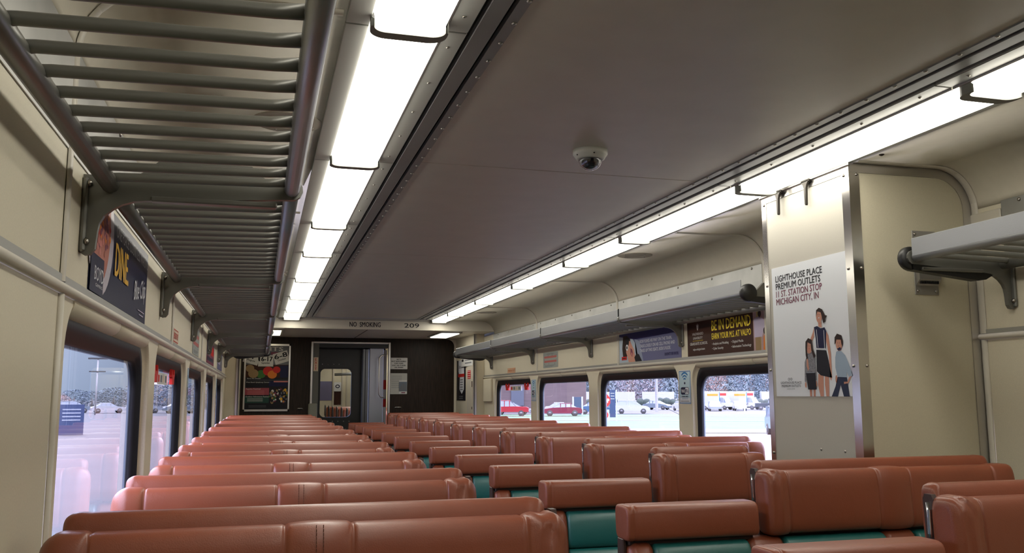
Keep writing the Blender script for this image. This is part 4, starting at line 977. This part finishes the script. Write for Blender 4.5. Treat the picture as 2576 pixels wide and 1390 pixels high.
# red emergency pulls in the windows
for s, A, nm in ((-1, WK_L[1]-OPW, 'second left'), (1, WK_R[3]-OPW, 'farthest right')):
    X = XL if s < 0 else XR; D = lambda d: X+s*d
    for i, y in enumerate((A+.24, A+.95)):
        b = MB(); b.prism([(y-.05, 1.525), (y-.06, 1.49), (y-.04, 1.485), (y-.045, 1.455), (y+.045, 1.455), (y+.05, 1.48), (y+.07, 1.50), (y+.05, 1.525), (y+.03, 1.50), (y-.03, 1.50)], 'x', D(.020), D(.034), REDP)
        b.build('emergency_pull', None, None, 'red emergency window pull at the top of the %s window, %s one' % (nm, 'nearer' if i == 0 else 'farther'), 'handle')
    f = Flat((D(.036), A+.42 if s < 0 else A+.86, 1.45), (0, -s, 0), (0, 0, 1), .40, .05, PAPER); 
    for k in range(4): f.rect(.02+.095*k, .01, .08+.095*k, .04, (REDP, GREYP, CREAMLAB, GREYP)[k])
    f.build('window_sticker', 'white instruction strip on the glass between the red pulls of the %s window' % nm, 'sticker')

# ---------------------------------------------------------------- next car seen through the end door
NY0, NY1 = 12.1, 20.0
b = MB(); b.box(XL, XR, NY0, NY1, FZ-.05, FZ, FLOOR); b.build('floor_next_car', kind='structure')
b = MB(); b.box(XR-.02, XR, NY0, NY1, FZ, 2.25, WALL)
for y in (13.4, 15.4, 17.4, 19.4): b.box(XR-.04, XR-.02, y, y+.05, FZ, 2.2, TRIM)
b.build('wall_next_right', kind='structure')
b = MB(); b.box(XL, XL+.02, NY0, NY1, FZ, 2.25, WALL); b.build('wall_next_left', kind='structure')
b = MB(); b.box(XL, XR, NY1, NY1+.05, FZ, 2.25, WALL)
for x in (.44, .64, .74, .90): b.box(x, x+.03, NY1-.03, NY1, FZ, 2.25, TRIM)
b.box(.10, .43, NY1-.01, NY1, 1.30, 1.72, mat('dusk_window', (.16, .15, .28), .3)); b.box(.48, .63, NY1-.01, NY1, 1.20, 1.62, BROWNP); b.build('wall_next_end', kind='structure')
b = MB(); b.box(XL, XR, NY0, NY1, 2.25, 2.28, COVE); b.build('ceiling_next_car', kind='structure')
for i, y in enumerate((13.2, 15.8, 18.4)):  # lamps out of view, added so the next car looks lit
    t = thing('ceiling_light', (.8, y, 2.25), 'unseen lamp added to light the next car behind the door window, %s one' % ('near', 'middle', 'far')[i], 'light'); MB().box(-.07, .07, -1.1, 1.1, -.03, 0, mat('next_fill_lamp', (.9, .9, .85), .4, emit=(1, .95, .84), estr=11)).build('lens', t)
nb = None
for k in range(7):
    if nb is None:
        nb = thing('bench_seat', (.30, 12.9, 0), 'x', 'bench seat'); 
        b = MB(); pad(b, 0, 1.0, 0, .10, .70, .48, VINYL, (), .04, (), (), step=.1); b.build('backrest', nb)
        b = MB(); b.tube([(-.02, -.07, .62), (-.02, -.10, 1.0), (-.02, -.07, 1.18), (-.02, .0, 1.21), (-.02, .06, 1.17), (-.02, .07, 1.0)], .012, RUBBER, 8); b.build('grab_frame', nb)
        b = MB(); b.box(0, 1.0, -.45, 0, .45, .60, TEAL, .03); b.build('seat_cushion', nb); b = MB(); b.box(.3, .6, -.4, 0, FZ, .45, BRACKET); b.build('leg', nb)
        o = nb
    else: o = copy_tree(nb)
    o.location = (.22, 12.9+.95*k, 0); o['label'] = 'brown seat in the next car through the door window, %s row' % LEFTX[k]; o['group'] = 'seats in the next car'
t = thing('luggage_rack', (1.2, 16, 1.85), 'pale luggage rack in the next car through the door window', 'luggage rack')
b = WB(); b.box(.45, 1.42, 19.2, 19.6, 1.84, 1.855, TRIM); b.build('shelf', t); b = WB(); b.tube([(.42, 19.2, 1.85), (1.42, 19.2, 1.90)], .03, ALU, 10); b.build('front_rail', t)
f = Flat((.47, NY1-.04, 1.50), (1, 0, 0), (0, 0, 1), .16, .20, WHITE, .003, .02); f.ell(.08, .11, .05, .04, NAVY); f.ell(.08, .11, .03, .02, WHITE, 2); f.build('wifi_sticker', 'white sticker on the wall of the next car', 'sticker')

# ---------------------------------------------------------------- outdoors
GZ = -1.0
b = MB(); b.add([(-500, -100, GZ), (500, -100, GZ), (500, 600, GZ), (-500, 600, GZ)], [(0, 1, 2, 3)], mat('asphalt', (0.0377, 0.0396, 0.0449), .8, noise=.12, nscale=.3)); b.build('ground', kind='structure')
GRASS = mat('lawn', (0.044, 0.108, 0.050), .9, noise=.12, nscale=.6)
v1 = Vector((.46, .89)); 
def strip(name, d0, d1, m, z, x0=6, x1=160, label=None, cat=None, kind=None, t0=-18):
    # band at right angles to the view through the right windows
    b = MB(); n = Vector((.40, .9165)); t_ = Vector((.9165, -.40)); pts = [n*d0+t_*t0, n*d0+t_*90, n*d1+t_*90, n*d1+t_*t0]
    b.add([(p.x, p.y, z) for p in pts], [(0, 1, 2, 3)], m); return b.build(name, None, kind, label, cat)
strip('lawn', 64, 112, GRASS, GZ+.02, kind='structure'); strip('pavement', 26, 64, mat('pale_pavement', (0.1605, 0.1605, 0.1605), .8, noise=.06, nscale=.4), GZ+.02, kind='structure', t0=-3)
strip('footpath', 84, 85.2, MATS['pale_pavement'], GZ+.04, kind='structure'); strip('kerb', 57, 57.8, mat('kerb_red', (0.220, 0.165, 0.165), .8), GZ+.06, kind='structure')
strip('footpath', 100, 100.8, mat('soil_edge', (0.187, 0.149, 0.121), .9), GZ+.04, kind='structure')

CG = mat('car_glass', (.10, .13, .17), .12, spec=.8); TY = mat('tyre', (.03, .03, .03), .7); HUB = mat('hub', (.10, .10, .11), .4, .5)
PAINT = {'white': mat('white_paint', (0.2924, 0.3060, 0.3264), .25), 'red': mat('red_paint', (0.2356, 0.0112, 0.0194), .25), 'crimson': mat('crimson_paint', (0.121, 0.011, 0.028), .25), 'black': mat('black_paint', (0.019, 0.025, 0.033), .25),
         'grey': mat('grey_paint', (0.110, 0.138, 0.165), .25), 'silver': mat('silver_paint', (0.1848, 0.2112, 0.2424), .3), 'blue': mat('blue_car_paint', (0.028, 0.066, 0.138), .25)}
LAMPG = mat('headlamp', (.35, .35, .37), .3)
def car(x, y, rz, kind, paint, label, name='car'):
    t = thing(name, (x, y, GZ), label, 'car', None, rz); P_ = PAINT[paint]; w2 = .88
    if kind == 'sedan': body = [(-2.3, .35), (-2.3, .75), (-2.15, .95), (-1.5, 1.02), (-.9, 1.05), (1.0, 1.0), (2.0, .85), (2.3, .65), (2.3, .35)]; top = [(-1.7, 1.0), (-1.0, 1.42), (.2, 1.45), (1.1, 1.0)]
    elif kind == 'suv': body = [(-2.25, .4), (-2.28, .85), (-2.2, 1.05), (-.9, 1.1), (1.05, 1.08), (2.0, .95), (2.28, .75), (2.28, .4)]; top = [(-2.15, 1.05), (-1.8, 1.62), (-.2, 1.70), (.5, 1.60), (1.2, 1.08)]
    elif kind == 'pickup': body = [(-2.8, .5), (-2.8, 1.12), (-.7, 1.12), (1.1, 1.15), (2.5, 1.08), (2.75, .95), (2.75, .5)]; top = [(-.75, 1.1), (-.65, 1.78), (.55, 1.80), (1.25, 1.13)]
    else: body = [(-3.2, .5), (-3.2, .9), (1.2, .9), (1.3, 1.2), (2.5, 1.15), (2.75, .9), (2.75, .5)]; top = [(1.2, 1.15), (1.2, 2.0), (1.7, 2.0), (2.2, 1.15)]
    b = MB(); n = len(body)
    lo = [(p[0], -w2, p[1]) for p in body]; hi = [(p[0], w2, p[1]) for p in body]; lo2 = [(p[0]*.97, -w2+.06, min(p[1]+.0, p[1])) for p in body]
    b.prism(body, 'y', -w2, w2, P_); b.build('body', t)
    b = MB(); vs = [(p[0], sgn*(w2-.02 if p[1] < 1.2 else w2-.16), p[1]) for sgn in (-1, 1) for p in top]; k = len(top)
    b.add(vs, [list(range(k)), list(range(k, 2*k))]+[(i, (i+1) % k, k+(i+1) % k, k+i) for i in range(k)], CG); b.build('cabin_glass', t)
    b = MB(); zt = max(p[1] for p in top); xs = [p[0] for p in top if p[1] > zt-.25]; b.box(min(xs)-.05, max(xs)+.05, -w2+.14, w2-.14, zt-.03, zt+.04, P_, .02)
    for px_ in (min(xs), (min(xs)+max(xs))/2, max(xs)): b.box(px_-.04, px_+.04, -w2+.02, w2-.02, 1.05, zt, P_)
    b.build('roof', t)
    for wx in (body[0][0]+.85, body[-1][0]-.85):
        for sgn in (-1, 1):
            b = MB(); b.lathe([(.33, -.10), (.35, -.08), (.35, .08), (.33, .10), (.2, .10), (.0, .10)], (wx, sgn*(w2-.08), .34), 'y', TY, 18); wh = b.build('wheel', t)
            b = MB(); b.lathe([(.20, 0), (.18, sgn*.02), (0, sgn*.02)], (wx, sgn*(w2+.03), .34), 'y', HUB, 12); b.build('hub_cap', wh)
    b = MB()
    for sgn in (-1, 1): b.box(body[-1][0]-.12, body[-1][0]+.02, sgn*.5, sgn*.84, .62, .76, LAMPG)
    b.build('headlamp', t)
    if kind == 'truck':
        b = MB(); b.box(-3.3, 1.1, -1.15, 1.15, .9, 3.0, PAINT['white'], .03); bx = b.build('cargo_box', t)
        b = MB(); b.box(-1.2, .9, -1.16, -1.15, 2.25, 2.6, ORANGEP); b.box(1.1, 1.11, -.9, .9, 2.3, 2.7, REDP); b.box(1.1, 1.11, -1.1, -.95, 1.2, 2.9, BLUEP); b.build('logo', bx)
    return t
car(45.8, 107.9, -.4, 'suv', 'white', 'white hatchback parked side-on behind the lawn, third window from the far end', 'hatchback')
car(62.5, 136, -.9, 'sedan', 'grey', 'grey parked car behind the white hatchback', 'sedan'); car(50.5, 128, -.5, 'suv', 'grey', 'dark grey car parked left behind the white hatchback', 'sedan')
car(56.0, 134, -.7, 'sedan', 'blue', 'dark blue car parked behind the white hatchback roof', 'sedan')
car(62.0, 125.5, -1.6, 'sedan', 'white', 'white sedan parked right of the pale post', 'sedan'); car(67.0, 131, -.5, 'suv', 'white', 'white suv at the right edge of the third window', 'suv')
car(32.9, 98.6, math.pi-.3, 'sedan', 'crimson', 'crimson sedan in front of the brick building', 'sedan'); car(26.6, 100.7, -.35, 'pickup', 'red', 'red pickup seen through the farthest right window', 'pickup_truck')
car(37.5, 112, -.3, 'sedan', 'white', 'white car parked behind the crimson sedan', 'sedan'); car(29.5, 108, -.35, 'sedan', 'silver', 'silver car left of the crimson sedan', 'sedan'); car(40.2, 106.5, -.4, 'sedan', 'blue', 'dark blue car right of the blue kiosk', 'sedan')
car(65.5, 122, -2.0, 'sedan', 'silver', 'silver sedan parked below the left white truck', 'sedan'); car(70.3, 123, -2.0, 'sedan', 'white', 'white sedan parked below the right white truck', 'sedan')
car(59.8, 119.3, -2.0, 'sedan', 'grey', 'grey car at the left edge of the nearest right window', 'sedan'); car(77.5, 125, -.5, 'pickup', 'black', 'black pickup parked right of the white trucks', 'pickup_truck')
car(29.0, 46.5, -1.95, 'suv', 'grey', 'dark grey car on the pavement beside the column', 'suv')
for i, (x, y) in enumerate(((71.5, 132), (76.5, 132), (90, 131))): car(x, y, -1.1, 'truck', 'white', 'white box truck behind the parked cars, %s of three' % ('leftmost', 'middle', 'rightmost')[i], 'box_truck')
# trailers and hedge
for i in range(7):
    t = thing('trailer', (66+7.6*i, 182-3.3*i, GZ), 'long row of white trailers under the trees, %s from the left' % ORD[i], 'trailer', 'white trailers under the trees', -.41)
    b = MB(); b.box(-3.4, 3.4, -1.2, 1.2, .9, 3.1, PAINT['white'], .05); b.build('box_body', t)
    b = MB(); b.box(-3.0, 3.0, -1.0, 1.0, .3, .9, TY); b.build('chassis', t)
b = MB(); random.seed(11)
for k in range(60):
    r = random.uniform(.7, 1.1); px_ = 55+1.15*k; py_ = 166-.5*k
    b.lathe([(0.01, -r)]+[(r*math.sin(math.pi*q/6), -r*math.cos(math.pi*q/6)) for q in range(1, 6)]+[(.01, r)], (px_, py_, GZ+r*.8), 'z', mat('hedge_leaf', (0.017, 0.028, 0.022), .9, noise=.4, nscale=2), 8)
b.build('hedge', None, 'stuff', 'dark clipped hedge in front of the white trailers', 'hedge')
# brick building
t = thing('brick_building', (30, 126, GZ), 'pinkish brick building behind the red cars', 'building')
BR = mat('brick', (0.0859, 0.0621, 0.0643), .85, noise=.16, nscale=1.2, stretch=(.4, .4, 6))
bang = -.12; b = MB(Matrix.Rotation(bang, 4, 'Z')); b.box(-22, 15.6, 0, 18, 0, 9, BR); b.build('walls', t)
b = MB(Matrix.Rotation(bang, 4, 'Z')); b.box(4.3, 6.2, -.15, 0, .9, 3.4, mat('dark_bay', (0.055, 0.066, 0.088), .5)); b.build('window_bay', t)
b = MB(Matrix.Rotation(bang, 4, 'Z')); b.box(15.6, 16.6, 4, 18, 0, 5.2, mat('white_wing', (0.2244, 0.2244, 0.2319), .7)); b.build('white_wing', t)
# signs and posts
t = thing('kiosk_sign', (35.9, 101.5, GZ), 'tall blue panel between white posts near the crimson sedan', 'sign', None, -.35)
b = MB(); b.box(-.42, .42, -.05, .05, .1, 2.2, mat('kiosk_blue', (0.015, 0.038, 0.077), .5)); b.build('panel', t)
for x in (-.55, .55): b = MB(); b.box(x-.1, x+.1, -.1, .1, 0, 2.25, PAINT['white']); b.build('post', t)
def facing(x, y): return -math.atan2(x-CAM.x, y)
t = thing('stop_sign', (27.15, 70.9, GZ), 'red STOP sign at the left edge of the third window', 'sign', None, facing(27.4, 70.9))
b = MB(); b.tube([(0, .05, 0), (0, .05, 2.9)], .035, PAINT['white'], 8); b.build('post', t)
b = MB(); pts = [(.55*math.cos(math.radians(22.5+45*k)), 1.95+.62*math.sin(math.radians(22.5+45*k))) for k in range(8)]; b.prism(pts, 'y', -.02, 0, REDP); b.build('octagon', t)
f = Flat((-.4, -.025, 1.75), (1, 0, 0), (0, 0, 1), .001, .001, REDP, .001); f.text(.4, 0, .38, 'STOP', PAPER, 1, al='c', w=.85, bold=.02); f.b.build('stop_lettering', t)
b = MB(); b.box(-.42, .42, -.02, 0, .25, 1.2, PAINT['white']); b.lathe([(.34, 0), (.34, -.01), (.26, -.01)], (0, -.02, .75), 'y', REDP, 20); b.build('lower_sign', t)
t = thing('blue_sign', (30.0, 76, GZ), 'dark blue panel with white lines right of the stop sign', 'sign', None, facing(30.75, 76))
b = MB(); b.box(-.26, .26, -.06, .06, .4, 2.9, mat('sign_navy', (0.011, 0.028, 0.077), .5)); b.build('panel', t)
b = MB(); 
for k in range(3): b.box(-.17, .18, -.07, -.06, 2.55-.25*k, 2.61-.25*k, PAINT['white'])
b.build('lines', t)
b = MB(); b.box(.30, .42, -.05, .05, 0, 2.9, PAINT['white']); b.build('post', t)
b = MB(); b.tube([(55.9, 122, GZ), (55.9, 122, 6.5)], .22, mat('pole_grey', (0.248, 0.253, 0.264), .6), 10); b.build('pole', None, None, 'tall pale pole behind the cars in the third window', 'pole')
b = MB(); b.tube([(56.5, 98, GZ), (56.5, 98, GZ+1.3)], .10, PAINT['white'], 8); b.build('marker_post', None, None, 'thin white marker post on the lawn in front of the black pickup', 'post')
b = MB(); b.tube([(30.2, 66, .55), (34.1, 67.5, -.95)], .02, TY, 6); b.build('guy_wire', None, None, 'thin slanting wire over the lawn', 'wire')
# left side
t = thing('blue_sign', (-12.6, 62, GZ), 'dark blue board with pale lines outside the nearest left window', 'sign', None, facing(-12.6, 62))
b = MB(); b.box(-.75, .75, -.08, .08, .0, 1.9, mat('board_blue', (0.017, 0.033, 0.088), .5)); b.build('panel', t)
b = MB()
for k in range(4): b.box(-.5, .55, -.09, -.08, 1.55-.22*k, 1.62-.22*k, mat('board_text', (0.248, 0.275, 0.330), .5))
b.build('lines', t)
for i, (x, y) in enumerate(((-34, 150), (-22, 128))):
    t = thing('light_pole', (x, y, GZ), 'parking lot light pole outside the nearest left window, %s' % ('farther' if i == 0 else 'nearer'), 'pole')
    b = MB(); b.tube([(0, 0, 0), (0, 0, 7.5)], .10, MATS['pole_grey'], 8); b.build('mast', t)
    b = MB(); b.box(-1.2, 1.2, -.15, .15, 7.3, 7.5, TY); b.box(-1, 1, -.15, .15, 5.6, 5.75, TY); b.build('lamp_head', t)
for i in range(6): car(-38+5.2*i, 150-3*i, .3, ('suv', 'sedan')[i % 2], ('white', 'silver', 'grey')[i % 3], 'parked car in the lot outside the left windows, %s from the left' % ORD[i], 'car')
# trees
BARK = mat('bark', (.10, .08, .07), .9)
def tree_mesh(name, seed, col, rx, h):
    random.seed(seed); m = mat('foliage_%d' % seed, col, .9, noise=.15, nscale=.9)
    t = thing('tree', (0, 0, GZ), 'x', 'tree')
    b = MB(); b.tube([(0, 0, 0), (0.1, 0, h*.3), (0, .1, h*.6)], [.3, .22, .1], BARK, 8); b.build('trunk', t)
    b = MB()
    for k in range(2400):
        a = random.uniform(0, 6.28); e = random.uniform(-1, 1); r = random.uniform(.5, 1)
        rr = (1-e*e)**.28; c = Vector((rx*r*math.cos(a)*rr, rx*r*math.sin(a)*rr, h*.51+h*.49*e)); q = random.uniform(.12, .34)
        vs = [c+Vector((random.uniform(-q, q), random.uniform(-q, q), random.uniform(-q, q))) for _ in range(4)]
        b.add(vs, [(0, 1, 2), (1, 2, 3)], m)
    b.build('crown', t); return t
protos = [tree_mesh('tree', 21, (0.1403, 0.1691, 0.2048), 3.9, 12), tree_mesh('tree', 22, (0.2006, 0.1853, 0.2048), 4.1, 13), tree_mesh('tree', 23, (0.0901, 0.1241, 0.1505), 3.5, 11), tree_mesh('tree', 24, (0.2405, 0.1810, 0.1691), 3.9, 10)]
names_ = ['blue-green bushy', 'bare greyish', 'dark green', 'reddish autumn']
used = [False]*4; cnt = {}
spots = [(58+6.2*i, 203-2.6*i+(i % 2)*6, .95+(i*37 % 10)/30) for i in range(15)]+[(60+8.5*i, 225-3.5*i, 1.45) for i in range(9)]+[(-84+6.0*i, 190+(i % 2)*8, .30+(i*29 % 10)/60) for i in range(15)]+[(-82+4.6*i, 176+(i % 2)*6, .26+(i*23 % 10)/60) for i in range(20)]
for i, (x, y, sc_) in enumerate(spots):
    k = (i*7+i//3) % 4
    if not used[k]: o = protos[k]; used[k] = True
    else: o = copy_tree(protos[k])
    o.location = (x, y, GZ); o.scale = (sc_*(2.3 if x < 0 else 1), sc_*(2.3 if x < 0 else 1), sc_); o.rotation_euler = (0, 0, i*1.3)
    side = 'left' if x < 0 else 'right'; row = 'back row' if 15 <= i < 39 else 'front row'
    kk = (k, side, row); cnt[kk] = cnt.get(kk, 0)+1
    o['label'] = '%s tree beyond the %s parking lot, %s, %s of its kind' % (names_[k], side, row, ORD[cnt[kk]-1]); o['group'] = 'trees beyond the %s parking lot' % side
